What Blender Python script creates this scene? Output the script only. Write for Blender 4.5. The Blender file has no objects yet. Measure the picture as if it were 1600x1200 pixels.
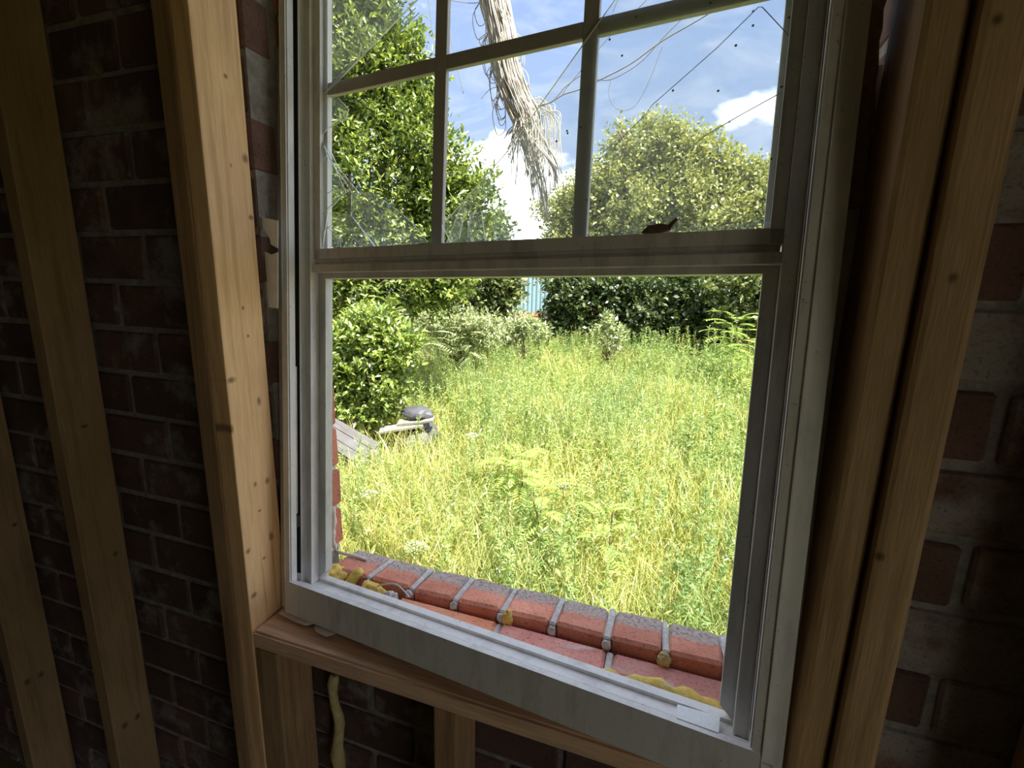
import bpy, bmesh, math, random
import numpy as np
from mathutils import Vector, Matrix

# ------------------------------------------------------------------ camera, sky, sun, exposure
sc = bpy.context.scene
COL = sc.collection
F_PX = 733.668
MH = np.array([[0.9469929320, 0.3204208294, 0.0231274453],
               [0.0861835869, -0.1840404761, -0.9791330310],
               [-0.3094782319, 0.9292252661, -0.2019000465]])      # world -> camera (x right, y down, z forward)
cam_d = bpy.data.cameras.new('camera')
cam_d.sensor_fit = 'HORIZONTAL'; cam_d.sensor_width = 36.0
cam_d.lens = 36.0 * F_PX / 1600.0
cam_d.clip_start = 0.02; cam_d.clip_end = 300
cam = bpy.data.objects.new('camera', cam_d); COL.objects.link(cam)
Rc = MH.T @ np.diag([1, -1, -1])
cam.matrix_world = Matrix(Rc.tolist()).to_4x4()                    # the camera is at the world origin, about 1.7 m above the floor
sc.camera = cam

vs = sc.view_settings
vs.view_transform = 'Standard'; vs.look = 'None'; vs.gamma = 1.0; vs.use_curve_mapping = False
vs.exposure = 1.85
SKY_STRENGTH = 0.62
SUN_STRENGTH = 4.2
CLOUD = 4.2                       # sunlit cloud against the blue
CLOUD_SHIFT = (-2.35, 1.49, 1.64)
SUN_DIR = Vector((0.40, -0.30, 0.87)).normalized()                 # towards the sun

world = bpy.data.worlds.new('sky'); sc.world = world; world.use_nodes = True
def build_world():
    nt = world.node_tree; N = nt.nodes; L = nt.links
    for n in list(N): N.remove(n)
    out = N.new('ShaderNodeOutputWorld'); bg = N.new('ShaderNodeBackground')
    tc = N.new('ShaderNodeTexCoord'); sep = N.new('ShaderNodeSeparateXYZ')
    L.new(tc.outputs['Generated'], sep.inputs[0])
    ramp = N.new('ShaderNodeValToRGB'); e = ramp.color_ramp.elements
    e[0].position = 0.0; e[0].color = (0.30, 0.37, 0.47, 1)
    e[1].position = 0.8; e[1].color = (0.14, 0.22, 0.42, 1)
    m = e.new(0.3); m.color = (0.22, 0.30, 0.455, 1)
    L.new(sep.outputs['Z'], ramp.inputs[0])
    # broken sunlit cloud all over the sky: flat-topped heaps plus thin wisps
    mp = N.new('ShaderNodeMapping'); mp.inputs['Scale'].default_value = (1, 1, 1.9); mp.inputs['Location'].default_value = CLOUD_SHIFT
    L.new(tc.outputs['Generated'], mp.inputs[0])
    cn = N.new('ShaderNodeTexNoise'); cn.inputs['Scale'].default_value = 3.1; cn.inputs['Detail'].default_value = 8; cn.inputs['Roughness'].default_value = 0.55
    L.new(mp.outputs[0], cn.inputs['Vector'])
    cr = N.new('ShaderNodeValToRGB'); c0 = cr.color_ramp.elements; c0[0].position = 0.50; c0[0].color = (0, 0, 0, 1); c0[1].position = 0.72; c0[1].color = (1, 1, 1, 1); c2 = c0.new(0.60); c2.color = (0.28, 0.28, 0.28, 1)
    L.new(cn.outputs['Fac'], cr.inputs[0])
    wn = N.new('ShaderNodeTexNoise'); wn.inputs['Scale'].default_value = 5.0; wn.inputs['Detail'].default_value = 9; wn.inputs['Roughness'].default_value = 0.62; wn.inputs['Distortion'].default_value = 1.2
    mp2 = N.new('ShaderNodeMapping'); mp2.inputs['Scale'].default_value = (0.8, 1.3, 2.6); mp2.inputs['Rotation'].default_value = (0.3, 0.5, 0.2); L.new(tc.outputs['Generated'], mp2.inputs[0]); L.new(mp2.outputs[0], wn.inputs['Vector'])
    wr = N.new('ShaderNodeValToRGB'); w0 = wr.color_ramp.elements; w0[0].position = 0.45; w0[0].color = (0, 0, 0, 1); w0[1].position = 0.75; w0[1].color = (0.45, 0.45, 0.45, 1)
    L.new(wn.outputs['Fac'], wr.inputs[0])
    wm = N.new('ShaderNodeMix'); wm.data_type = 'RGBA'; L.new(wr.outputs['Color'], wm.inputs[0]); L.new(ramp.outputs['Color'], wm.inputs[6]); wm.inputs[7].default_value = (0.52, 0.55, 0.60, 1)
    mix = N.new('ShaderNodeMix'); mix.data_type = 'RGBA'
    L.new(cr.outputs['Color'], mix.inputs[0]); L.new(wm.outputs[2], mix.inputs[6]); mix.inputs[7].default_value = (CLOUD, CLOUD * 1.01, CLOUD * 1.03, 1)
    L.new(mix.outputs[2], bg.inputs['Color']); bg.inputs['Strength'].default_value = SKY_STRENGTH
    L.new(bg.outputs[0], out.inputs[0])
build_world()

sun_d = bpy.data.lights.new('sun', 'SUN'); sun_d.energy = SUN_STRENGTH; sun_d.angle = math.radians(0.6); sun_d.color = (1.0, 0.95, 0.84)
sun = bpy.data.objects.new('sun', sun_d); COL.objects.link(sun)
sun.rotation_euler = SUN_DIR.to_track_quat('Z', 'Y').to_euler()

# ------------------------------------------------------------------ helpers
def at(x, y, Y):
    """world point seen at photo pixel (x, y) at distance Y in front of the wall axis"""
    d = MH.T @ np.array([x - 800, y - 600, F_PX]); return d * (Y / d[1])
def at_z(x, y, Z):
    d = MH.T @ np.array([x - 800, y - 600, F_PX]); return d * (Z / d[2])
def depth(p): return float(MH[2] @ np.asarray(p))

def tag(o, label=None, cat=None, group=None, kind=None):
    if label: o['label'] = label
    if cat: o['category'] = cat
    if group: o['group'] = group
    if kind: o['kind'] = kind
    return o
def link(o, parent=None):
    COL.objects.link(o)
    if parent is not None: o.parent = parent
    return o
def empty(name, loc=(0, 0, 0), parent=None):
    o = bpy.data.objects.new(name, None); o.empty_display_size = 0.1
    o.location = Vector([float(v) for v in loc]); return link(o, parent)
def mobj(name, me, mat=None, parent=None, loc=None):
    o = bpy.data.objects.new(name, me)
    if mat is not None and len(me.materials) == 0:
        for m in (mat if isinstance(mat, (list, tuple)) else [mat]): me.materials.append(m)
    if loc is not None: o.location = Vector([float(v) for v in loc])
    return link(o, parent)

def np_mesh(name, verts, quads=None, tris=None, mi=None, smooth=False):
    me = bpy.data.meshes.new(name)
    nq = 0 if quads is None else len(quads); ntri = 0 if tris is None else len(tris)
    verts = np.asarray(verts, dtype=np.float32)
    me.vertices.add(len(verts)); me.vertices.foreach_set('co', verts.ravel())
    loops = []; starts = []; tot = []
    if nq: loops.append(np.asarray(quads, np.int32).ravel()); starts.append(np.arange(nq) * 4); tot.append(np.full(nq, 4))
    if ntri: loops.append(np.asarray(tris, np.int32).ravel()); starts.append(nq * 4 + np.arange(ntri) * 3); tot.append(np.full(ntri, 3))
    loops = np.concatenate(loops).astype(np.int32); starts = np.concatenate(starts).astype(np.int32)
    me.loops.add(len(loops)); me.loops.foreach_set('vertex_index', loops)
    me.polygons.add(nq + ntri); me.polygons.foreach_set('loop_start', starts)
    me.update(calc_edges=True); me.validate()
    if mi is not None: me.polygons.foreach_set('material_index', np.asarray(mi, np.int32))
    if smooth: me.polygons.foreach_set('use_smooth', np.ones(nq + ntri, dtype=bool))
    return me

class MB:
    """collects simple solids into one mesh"""
    def __init__(s): s.v = []; s.f = []; s.m = []
    def box(s, a, b, m=0):
        (x0, y0, z0), (x1, y1, z1) = a, b; k = len(s.v)
        s.v += [(x0, y0, z0), (x1, y0, z0), (x1, y1, z0), (x0, y1, z0), (x0, y0, z1), (x1, y0, z1), (x1, y1, z1), (x0, y1, z1)]
        for q in ((0, 3, 2, 1), (4, 5, 6, 7), (0, 1, 5, 4), (1, 2, 6, 5), (2, 3, 7, 6), (3, 0, 4, 7)):
            s.f.append(tuple(k + i for i in q)); s.m.append(m)
    def prism(s, pts, off, m=0, ms=None):
        """pts: 3D polygon, off: extrusion vector; ms: material of the rim"""
        n = len(pts); k = len(s.v); o = Vector(off)
        s.v += [tuple(Vector(p)) for p in pts] + [tuple(Vector(p) + o) for p in pts]
        s.f.append(tuple(range(k, k + n))); s.m.append(m)
        s.f.append(tuple(range(k + 2 * n - 1, k + n - 1, -1))); s.m.append(m)
        for i in range(n):
            j = (i + 1) % n; s.f.append((k + i, k + j, k + n + j, k + n + i)); s.m.append(m if ms is None else ms)
    def tube(s, pts, r, sides=5, m=0, cap=True):
        pts = [Vector(p) for p in pts]; rs = r if isinstance(r, (list, tuple)) else [r] * len(pts)
        k = len(s.v); n = len(pts)
        for i, p in enumerate(pts):
            t = (pts[min(i + 1, n - 1)] - pts[max(i - 1, 0)]).normalized()
            a = t.cross(Vector((0, 0, 1)) if abs(t.z) < 0.9 else Vector((1, 0, 0))).normalized(); b = t.cross(a)
            for j in range(sides):
                th = 2 * math.pi * j / sides; s.v.append(tuple(p + (a * math.cos(th) + b * math.sin(th)) * rs[i]))
        for i in range(n - 1):
            for j in range(sides):
                jj = (j + 1) % sides
                s.f.append((k + i * sides + j, k + i * sides + jj, k + (i + 1) * sides + jj, k + (i + 1) * sides + j)); s.m.append(m)
        if cap:
            s.f.append(tuple(k + j for j in range(sides))[::-1]); s.m.append(m)
            s.f.append(tuple(k + (n - 1) * sides + j for j in range(sides))); s.m.append(m)
    def mesh(s, name, smooth=False):
        me = bpy.data.meshes.new(name); me.from_pydata(s.v, [], s.f); me.update()
        me.polygons.foreach_set('material_index', s.m)
        bm = bmesh.new(); bm.from_mesh(me); bmesh.ops.recalc_face_normals(bm, faces=bm.faces); bm.to_mesh(me); bm.free()
        if smooth: me.polygons.foreach_set('use_smooth', [True] * len(me.polygons))
        return me
    def build(s, name, mat, parent=None, smooth=False, bevel=0.0, loc=None):
        me = s.mesh(name, smooth)
        if bevel:
            bm = bmesh.new(); bm.from_mesh(me)
            bmesh.ops.bevel(bm, geom=[e for e in bm.edges], offset=bevel, segments=2, affect='EDGES', profile=0.6, clamp_overlap=True)
            bm.to_mesh(me); bm.free()
        return mobj(name, me, mat, parent, loc)

def spline(pts, n):
    """Catmull-Rom through pts"""
    P = [Vector(p) for p in pts]; P = [2 * P[0] - P[1]] + P + [2 * P[-1] - P[-2]]
    out = []; segs = len(P) - 3
    for i in range(n):
        u = i / (n - 1) * segs; k = min(int(u), segs - 1); t = u - k
        a, b, c, d = P[k:k + 4]
        out.append(0.5 * ((2 * b) + (c - a) * t + (2 * a - 5 * b + 4 * c - d) * t * t + (3 * b - a - 3 * c + d) * t ** 3))
    return out

def lumpy(name, radius, scale, seed, mat, parent=None, loc=(0, 0, 0), amp=0.25, freq=2.0, sub=4):
    """an uneven rounded lump"""
    from mathutils import noise
    bm = bmesh.new(); bmesh.ops.create_icosphere(bm, subdivisions=sub, radius=1.0)
    for v in bm.verts:
        n = noise.noise(v.co * freq + Vector((seed, seed * 1.7, 0))) + 0.5 * noise.noise(v.co * freq * 2.6 + Vector((0, seed, 3)))
        v.co = v.co * (1 + amp * n)
        v.co = Vector((v.co.x * scale[0], v.co.y * scale[1], v.co.z * scale[2])) * radius
    me = bpy.data.meshes.new(name); bm.to_mesh(me); bm.free()
    me.polygons.foreach_set('use_smooth', [True] * len(me.polygons))
    return mobj(name, me, mat, parent, loc)

# ------------------------------------------------------------------ materials
def new_mat(name):
    m = bpy.data.materials.new(name); m.use_nodes = True
    return m, m.node_tree.nodes, m.node_tree.links, m.node_tree.nodes['Principled BSDF']
def ramp(N, stops):
    r = N.new('ShaderNodeValToRGB'); e = r.color_ramp.elements
    e[0].position, e[0].color = stops[0][0], (*stops[0][1], 1); e[1].position, e[1].color = stops[-1][0], (*stops[-1][1], 1)
    for p, c in stops[1:-1]: x = e.new(p); x.color = (*c, 1)
    return r
def noise_n(N, L, scale, vec=None, detail=4, rough=0.55):
    n = N.new('ShaderNodeTexNoise'); n.inputs['Scale'].default_value = scale; n.inputs['Detail'].default_value = detail; n.inputs['Roughness'].default_value = rough
    if vec is not None: L.new(vec, n.inputs['Vector'])
    return n
def bump(N, L, h, strength, dist, b):
    u = N.new('ShaderNodeBump'); u.inputs['Strength'].default_value = strength; u.inputs['Distance'].default_value = dist
    L.new(h, u.inputs['Height']); L.new(u.outputs[0], b.inputs['Normal']); return u
def mixc(N, L, fac, a, b, mode='MIX'):
    m = N.new('ShaderNodeMix'); m.data_type = 'RGBA'; m.blend_type = mode
    for s, v in ((0, fac), (6, a), (7, b)):
        if hasattr(v, 'links'): L.new(v, m.inputs[s])
        elif s == 0: m.inputs[0].default_value = v
        else: m.inputs[s].default_value = (*v, 1)
    return m.outputs[2]
def simple(name, col, rough=0.6, var=0.12, scale=8, metal=0.0, bump_s=0.0, coords='Object'):
    m, N, L, b = new_mat(name)
    tc = N.new('ShaderNodeTexCoord'); n = noise_n(N, L, scale, tc.outputs[coords], 6, 0.65)
    r = ramp(N, [(0.3, tuple(c * (1 - var) for c in col)), (0.7, tuple(min(1, c * (1 + var)) for c in col))])
    L.new(n.outputs['Fac'], r.inputs[0]); L.new(r.outputs[0], b.inputs['Base Color'])
    b.inputs['Roughness'].default_value = rough; b.inputs['Metallic'].default_value = metal
    if bump_s: bump(N, L, n.outputs['Fac'], bump_s, 0.01, b)
    return m

def wood(name, light, dark, knots=(), knot_axis='x', rough=0.62, grain=1.0, blotch=0.8):
    """sawn softwood: long grain along local z, dark knots given as (u, z, ru, rz) on the broad face"""
    m, N, L, b = new_mat(name)
    tc = N.new('ShaderNodeTexCoord'); oi = N.new('ShaderNodeObjectInfo')
    add = N.new('ShaderNodeVectorMath'); add.operation = 'ADD'
    sc_ = N.new('ShaderNodeVectorMath'); sc_.operation = 'SCALE'; sc_.inputs['Scale'].default_value = 7.0
    cx = N.new('ShaderNodeCombineXYZ')
    for k in range(3): L.new(oi.outputs['Random'], cx.inputs[k])
    L.new(cx.outputs[0], sc_.inputs[0]); L.new(tc.outputs['Object'], add.inputs[0]); L.new(sc_.outputs[0], add.inputs[1])
    mp = N.new('ShaderNodeMapping'); mp.inputs['Scale'].default_value = (1, 1, 0.055); L.new(add.outputs[0], mp.inputs[0])
    n1 = noise_n(N, L, 60, mp.outputs[0], 3, 0.5)
    n2 = noise_n(N, L, 420, mp.outputs[0], 2, 0.5)
    n3 = noise_n(N, L, 5, add.outputs[0], 3, 0.5)
    r1 = ramp(N, [(0.32, tuple(d * 0.55 + l * 0.45 for d, l in zip(dark, light))), (0.5, light), (0.72, tuple(d * 0.3 + l * 0.7 for d, l in zip(dark, light)))])
    L.new(n1.outputs['Fac'], r1.inputs[0]); c = r1.outputs[0]
    r2 = ramp(N, [(0.40, (0.80, 0.74, 0.68)), (0.60, (1, 1, 1))]); L.new(n2.outputs['Fac'], r2.inputs[0])
    c = mixc(N, L, 0.55 * grain, c, r2.outputs[0], 'MULTIPLY')
    r3 = ramp(N, [(0.35, (0.86, 0.80, 0.74)), (0.65, (1.06, 1.05, 1.04))]); L.new(n3.outputs['Fac'], r3.inputs[0])
    c = mixc(N, L, blotch, c, r3.outputs[0], 'MULTIPLY')
    if knots:
        sep = N.new('ShaderNodeSeparateXYZ'); L.new(tc.outputs['Object'], sep.inputs[0])
        wob = noise_n(N, L, 55, tc.outputs['Object'], 2)
        for (u, z, ru, rz) in knots:
            def lin(sock, o, s):
                q = N.new('ShaderNodeMath'); q.operation = 'MULTIPLY_ADD'; q.inputs[1].default_value = 1.0 / s; q.inputs[2].default_value = -o / s; L.new(sock, q.inputs[0])
                p = N.new('ShaderNodeMath'); p.operation = 'POWER'; p.inputs[1].default_value = 2; L.new(q.outputs[0], p.inputs[0]); return p.outputs[0]
            s_ = N.new('ShaderNodeMath'); s_.operation = 'ADD'; L.new(lin(sep.outputs['Y' if knot_axis == 'x' else 'X'], u, ru), s_.inputs[0]); L.new(lin(sep.outputs['Z'], z, rz), s_.inputs[1])
            w_ = N.new('ShaderNodeMath'); w_.operation = 'ADD'; L.new(s_.outputs[0], w_.inputs[0]); L.new(wob.outputs['Fac'], w_.inputs[1])
            kr = ramp(N, [(0.28, (1, 1, 1)), (0.62, (0.35, 0.35, 0.35)), (1.0, (0, 0, 0))])
            mr = N.new('ShaderNodeMath'); mr.operation = 'MULTIPLY'; mr.inputs[1].default_value = 0.5; L.new(w_.outputs[0], mr.inputs[0]); L.new(mr.outputs[0], kr.inputs[0])
            c = mixc(N, L, kr.outputs[0], c, tuple(x * 0.55 for x in dark))
    L.new(c, b.inputs['Base Color']); b.inputs['Roughness'].default_value = rough
    b.inputs['Specular IOR Level'].default_value = 0.3
    bump(N, L, n2.outputs['Fac'], 0.35, 0.0015, b)
    return m

def brick_mat(name, reds, weather=None, smear=0.0):
    """fired clay with pits; weather=(axis, start, end) grey weathered outer part; smear = mortar smeared over the face"""
    m, N, L, b = new_mat(name)
    tc = N.new('ShaderNodeTexCoord'); oi = N.new('ShaderNodeObjectInfo')
    geo = N.new('ShaderNodeNewGeometry')
    n1 = noise_n(N, L, 14, geo.outputs['Position'], 5, 0.6)
    r1 = ramp(N, [(0.28, reds[0]), (0.5, reds[1]), (0.75, reds[2])]); L.new(n1.outputs['Fac'], r1.inputs[0])
    hv = N.new('ShaderNodeHueSaturation'); L.new(r1.outputs[0], hv.inputs['Color'])
    mv = N.new('ShaderNodeMath'); mv.operation = 'MULTIPLY_ADD'; mv.inputs[1].default_value = 0.42; mv.inputs[2].default_value = 0.78
    L.new(oi.outputs['Random'], mv.inputs[0]); L.new(mv.outputs[0], hv.inputs['Value']); c = hv.outputs[0]
    n2 = noise_n(N, L, 170, geo.outputs['Position'], 4, 0.7)
    if weather:
        sep = N.new('ShaderNodeSeparateXYZ'); L.new(geo.outputs['Position'], sep.inputs[0])
        ad = N.new('ShaderNodeMath'); ad.operation = 'MULTIPLY_ADD'; ad.inputs[1].default_value = 0.035; L.new(noise_n(N, L, 45, geo.outputs['Position'], 4).outputs['Fac'], ad.inputs[0]); L.new(sep.outputs[weather[0]], ad.inputs[2])
        mr = N.new('ShaderNodeMapRange'); mr.inputs[1].default_value = weather[1]; mr.inputs[2].default_value = weather[2]; L.new(ad.outputs[0], mr.inputs[0])
        rr = ramp(N, [(0.3, (0.27, 0.21, 0.185)), (0.62, (0.56, 0.46, 0.40))]); L.new(n2.outputs['Fac'], rr.inputs[0])
        c = mixc(N, L, mr.outputs[0], c, rr.outputs[0])
    if smear:
        n3 = noise_n(N, L, 9, geo.outputs['Position'], 6, 0.65)
        r3 = ramp(N, [(0.62 - 0.2 * smear, (0, 0, 0)), (0.72 - 0.12 * smear, (0.85, 0.85, 0.85))]); L.new(n3.outputs['Fac'], r3.inputs[0])
        c = mixc(N, L, r3.outputs[0], c, (0.30, 0.27, 0.25))
    r2 = ramp(N, [(0.33, (0.45, 0.42, 0.42)), (0.46, (1, 1, 1))]); L.new(n2.outputs['Fac'], r2.inputs[0])
    c = mixc(N, L, 0.8, c, r2.outputs[0], 'MULTIPLY')
    L.new(c, b.inputs['Base Color']); b.inputs['Roughness'].default_value = 0.88; b.inputs['Specular IOR Level'].default_value = 0.25
    bump(N, L, n2.outputs['Fac'], 0.6, 0.004, b)
    return m

def leaf_mat(name, stops, trans=0.35, gloss=0.08, rough=0.4, patch=None):
    m, N, L, b = new_mat(name)
    N.remove(b); out = N['Material Output']
    geo = N.new('ShaderNodeNewGeometry')
    r = ramp(N, stops); L.new(geo.outputs['Random Per Island'], r.inputs[0]); c = r.outputs[0]
    if patch:
        n = noise_n(N, L, patch[0], geo.outputs['Position'], 3); pr = ramp(N, [(0.35, patch[1]), (0.65, patch[2])]); L.new(n.outputs['Fac'], pr.inputs[0])
        c = mixc(N, L, 1.0, c, pr.outputs[0], 'MULTIPLY')
    d = N.new('ShaderNodeBsdfDiffuse'); t = N.new('ShaderNodeBsdfTranslucent'); g = N.new('ShaderNodeBsdfGlossy')
    g.inputs['Roughness'].default_value = rough; L.new(c, d.inputs[0])
    tcx = mixc(N, L, 1.0, c, (1.08, 1.12, 0.72), 'MULTIPLY'); L.new(tcx, t.inputs[0])
    m1 = N.new('ShaderNodeMixShader'); m1.inputs[0].default_value = trans; L.new(d.outputs[0], m1.inputs[1]); L.new(t.outputs[0], m1.inputs[2])
    m2 = N.new('ShaderNodeMixShader'); m2.inputs[0].default_value = gloss; L.new(m1.outputs[0], m2.inputs[1]); L.new(g.outputs[0], m2.inputs[2])
    L.new(m2.outputs[0], out.inputs[0]); return m

def glass_mat(name, dirt=0.05, specks=False, tint=(0.975, 0.99, 0.985)):
    m, N, L, b = new_mat(name); N.remove(b); out = N['Material Output']
    tr = N.new('ShaderNodeBsdfTransparent'); tr.inputs[0].default_value = (*tint, 1)
    gl = N.new('ShaderNodeBsdfGlossy'); gl.inputs['Roughness'].default_value = 0.03
    lw = N.new('ShaderNodeLayerWeight'); pw = N.new('ShaderNodeMath'); pw.operation = 'POWER'; pw.inputs[1].default_value = 4.0; L.new(lw.outputs['Facing'], pw.inputs[0])
    fr = N.new('ShaderNodeMath'); fr.operation = 'MULTIPLY_ADD'; fr.inputs[1].default_value = 0.5; fr.inputs[2].default_value = 0.03; L.new(pw.outputs[0], fr.inputs[0])
    mf = N.new('ShaderNodeMixShader')
    L.new(fr.outputs[0], mf.inputs[0]); L.new(tr.outputs[0], mf.inputs[1]); L.new(gl.outputs[0], mf.inputs[2])
    tc = N.new('ShaderNodeTexCoord'); n = noise_n(N, L, 6, tc.outputs['Object'], 6, 0.7)
    rr = ramp(N, [(0.3, (dirt * 0.5,) * 3), (0.75, (dirt * 2.0,) * 3)]); L.new(n.outputs['Fac'], rr.inputs[0])
    df = N.new('ShaderNodeBsdfTranslucent'); df.inputs[0].default_value = (0.95, 0.96, 0.97, 1)
    dd = N.new('ShaderNodeBsdfDiffuse'); dd.inputs[0].default_value = (0.75, 0.76, 0.76, 1)
    ds = N.new('ShaderNodeMixShader'); ds.inputs[0].default_value = 0.4; L.new(df.outputs[0], ds.inputs[1]); L.new(dd.outputs[0], ds.inputs[2])
    mx = N.new('ShaderNodeMixShader'); L.new(rr.outputs[0], mx.inputs[0]); L.new(mf.outputs[0], mx.inputs[1]); L.new(ds.outputs[0], mx.inputs[2])
    last = mx
    if specks:
        vo = N.new('ShaderNodeTexVoronoi'); vo.inputs['Scale'].default_value = 55; L.new(tc.outputs['Object'], vo.inputs['Vector'])
        lt = N.new('ShaderNodeMath'); lt.operation = 'LESS_THAN'; lt.inputs[1].default_value = 0.085; L.new(vo.outputs['Distance'], lt.inputs[0])
        sp = N.new('ShaderNodeSeparateColor'); L.new(vo.outputs['Color'], sp.inputs[0])
        g2 = N.new('ShaderNodeMath'); g2.operation = 'GREATER_THAN'; g2.inputs[1].default_value = 0.72; L.new(sp.outputs[0], g2.inputs[0])
        ml = N.new('ShaderNodeMath'); ml.operation = 'MULTIPLY'; L.new(lt.outputs[0], ml.inputs[0]); L.new(g2.outputs[0], ml.inputs[1])
        sd = N.new('ShaderNodeBsdfDiffuse'); sd.inputs[0].default_value = (0.10, 0.09, 0.08, 1)
        m3 = N.new('ShaderNodeMixShader'); L.new(ml.outputs[0], m3.inputs[0]); L.new(last.outputs[0], m3.inputs[1]); L.new(sd.outputs[0], m3.inputs[2]); last = m3
    L.new(last.outputs[0], out.inputs[0]); return m

def vinyl(name, col, rough=0.38, streak=0.25):
    m, N, L, b = new_mat(name)
    tc = N.new('ShaderNodeTexCoord'); mp = N.new('ShaderNodeMapping'); mp.inputs['Scale'].default_value = (1, 1, 0.25); L.new(tc.outputs['Object'], mp.inputs[0])
    n = noise_n(N, L, 30, mp.outputs[0], 6, 0.7); n2 = noise_n(N, L, 160, tc.outputs['Object'], 3, 0.6)
    r = ramp(N, [(0.30, tuple(c * (1 - streak) for c in col)), (0.52, col)]); L.new(n.outputs['Fac'], r.inputs[0])
    r2 = ramp(N, [(0.27, (0.35, 0.32, 0.28)), (0.34, (1, 1, 1))]); L.new(n2.outputs['Fac'], r2.inputs[0])
    c = mixc(N, L, 0.7, r.outputs[0], r2.outputs[0], 'MULTIPLY'); L.new(c, b.inputs['Base Color'])
    b.inputs['Roughness'].default_value = rough; return m

M = {}
M['frame'] = vinyl('frame_almond_paint', (0.84, 0.81, 0.78))
M['sash'] = vinyl('sash_almond_paint', (0.74, 0.70, 0.65), 0.45, 0.35)
M['screenframe'] = vinyl('outer_frame_paint', (0.66, 0.65, 0.61), 0.42, 0.3)
M['muntin'] = simple('muntin_paint', (0.50, 0.48, 0.45), 0.5, 0.1, 30)
M['dark_slot'] = simple('slot_dark', (0.03, 0.03, 0.03), 0.8)
M['metal'] = simple('galvanized', (0.55, 0.55, 0.55), 0.4, 0.2, 40, 0.8)
M['flash'] = simple('white_flashing', (0.92, 0.90, 0.87), 0.55, 0.08, 25)
M['glass'] = glass_mat('dirty_glass', 0.06, True)
M['shard'] = glass_mat('shard_glass', 0.08)
M['edge'] = simple('glass_edge', (0.90, 0.96, 0.94), 0.3, 0.05)
M['crack'] = simple('crack_line', (0.28, 0.30, 0.32), 0.4, 0.05)
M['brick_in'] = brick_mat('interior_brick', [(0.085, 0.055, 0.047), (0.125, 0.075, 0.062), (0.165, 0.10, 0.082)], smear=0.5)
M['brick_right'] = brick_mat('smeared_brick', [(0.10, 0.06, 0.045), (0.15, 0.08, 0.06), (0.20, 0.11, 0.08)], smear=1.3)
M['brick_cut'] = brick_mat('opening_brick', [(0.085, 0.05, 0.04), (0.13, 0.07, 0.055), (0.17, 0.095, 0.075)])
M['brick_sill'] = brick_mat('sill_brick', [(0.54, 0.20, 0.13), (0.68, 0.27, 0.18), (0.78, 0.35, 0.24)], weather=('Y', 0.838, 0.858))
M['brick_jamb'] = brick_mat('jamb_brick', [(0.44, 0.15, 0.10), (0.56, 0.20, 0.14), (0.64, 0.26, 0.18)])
M['brick_orange'] = brick_mat('orange_brick', [(0.80, 0.30, 0.16), (0.88, 0.37, 0.21), (0.92, 0.44, 0.27)])
M['brick_pink'] = brick_mat('pink_brick', [(0.62, 0.25, 0.20), (0.72, 0.32, 0.26), (0.78, 0.40, 0.34)])
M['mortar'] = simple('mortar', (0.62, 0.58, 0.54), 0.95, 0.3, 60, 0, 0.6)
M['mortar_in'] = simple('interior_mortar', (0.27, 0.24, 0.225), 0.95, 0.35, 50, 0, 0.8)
M['foam'] = simple('yellow_foam', (0.92, 0.58, 0.14), 0.85, 0.28, 70, 0, 0.6)
M['foam_pale'] = simple('pale_foam', (0.62, 0.50, 0.24), 0.85, 0.2, 60, 0, 0.5)
M['foam_old'] = simple('old_foam', (0.42, 0.28, 0.16), 0.9, 0.35, 50, 0, 0.7)
M['caulk'] = simple('white_caulk', (0.72, 0.66, 0.60), 0.7, 0.15, 60, 0, 0.4)
M['strand'] = simple('bleached_strand', (0.60, 0.57, 0.50), 0.65, 0.2, 30)
M['strand_core'] = simple('strand_core', (0.34, 0.30, 0.24), 0.8, 0.3, 90, 0, 0.8)
M['cord'] = simple('grey_cord', (0.22, 0.21, 0.19), 0.7, 0.15, 30)
M['floor'] = simple('plywood_floor', (0.66, 0.57, 0.45), 0.8, 0.2, 6)
M['plaster'] = simple('bare_wall', (0.28, 0.22, 0.17), 0.9, 0.25, 5)
M['soil'] = simple('soil', (0.16, 0.15, 0.055), 1.0, 0.4, 3)
M['bark'] = simple('bark', (0.20, 0.15, 0.11), 0.95, 0.35, 20, 0, 0.8)
M['stem'] = simple('green_stem', (0.30, 0.34, 0.12), 0.7, 0.2, 20)
M['stem_dark'] = simple('brown_stem', (0.20, 0.15, 0.08), 0.8, 0.2, 20)
M['grey_wood'] = wood('weathered_plank', (0.16, 0.16, 0.17), (0.07, 0.07, 0.075))
M['debris_grey'] = simple('grey_debris', (0.085, 0.085, 0.095), 0.55, 0.35, 9, 0, 0.4)
M['debris_white'] = simple('white_debris', (0.28, 0.26, 0.22), 0.8, 0.25, 14, 0, 0.4)
M['petal'] = leaf_mat('petal', [(0.0, (0.36, 0.42, 0.24)), (1.0, (0.58, 0.60, 0.46))], 0.3, 0.02)
M['siding_blue'] = simple('blue_siding', (0.27, 0.40, 0.45), 0.5, 0.08, 2)
M['siding_rib'] = simple('blue_siding_rib', (0.16, 0.26, 0.31), 0.5, 0.08, 2)
M['red_wall'] = simple('red_wall', (0.50, 0.14, 0.08), 0.8, 0.2, 4)
M['white_trim'] = simple('white_trim', (0.80, 0.80, 0.78), 0.6, 0.05, 4)
M['sticker'] = simple('white_sticker', (0.82, 0.83, 0.85), 0.6, 0.12, 300)
M['leaf_dead'] = simple('dead_leaf', (0.16, 0.10, 0.07), 0.85, 0.3, 40)
M['roof'] = simple('roof_board', (0.24, 0.20, 0.17), 0.9, 0.2, 5)

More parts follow.
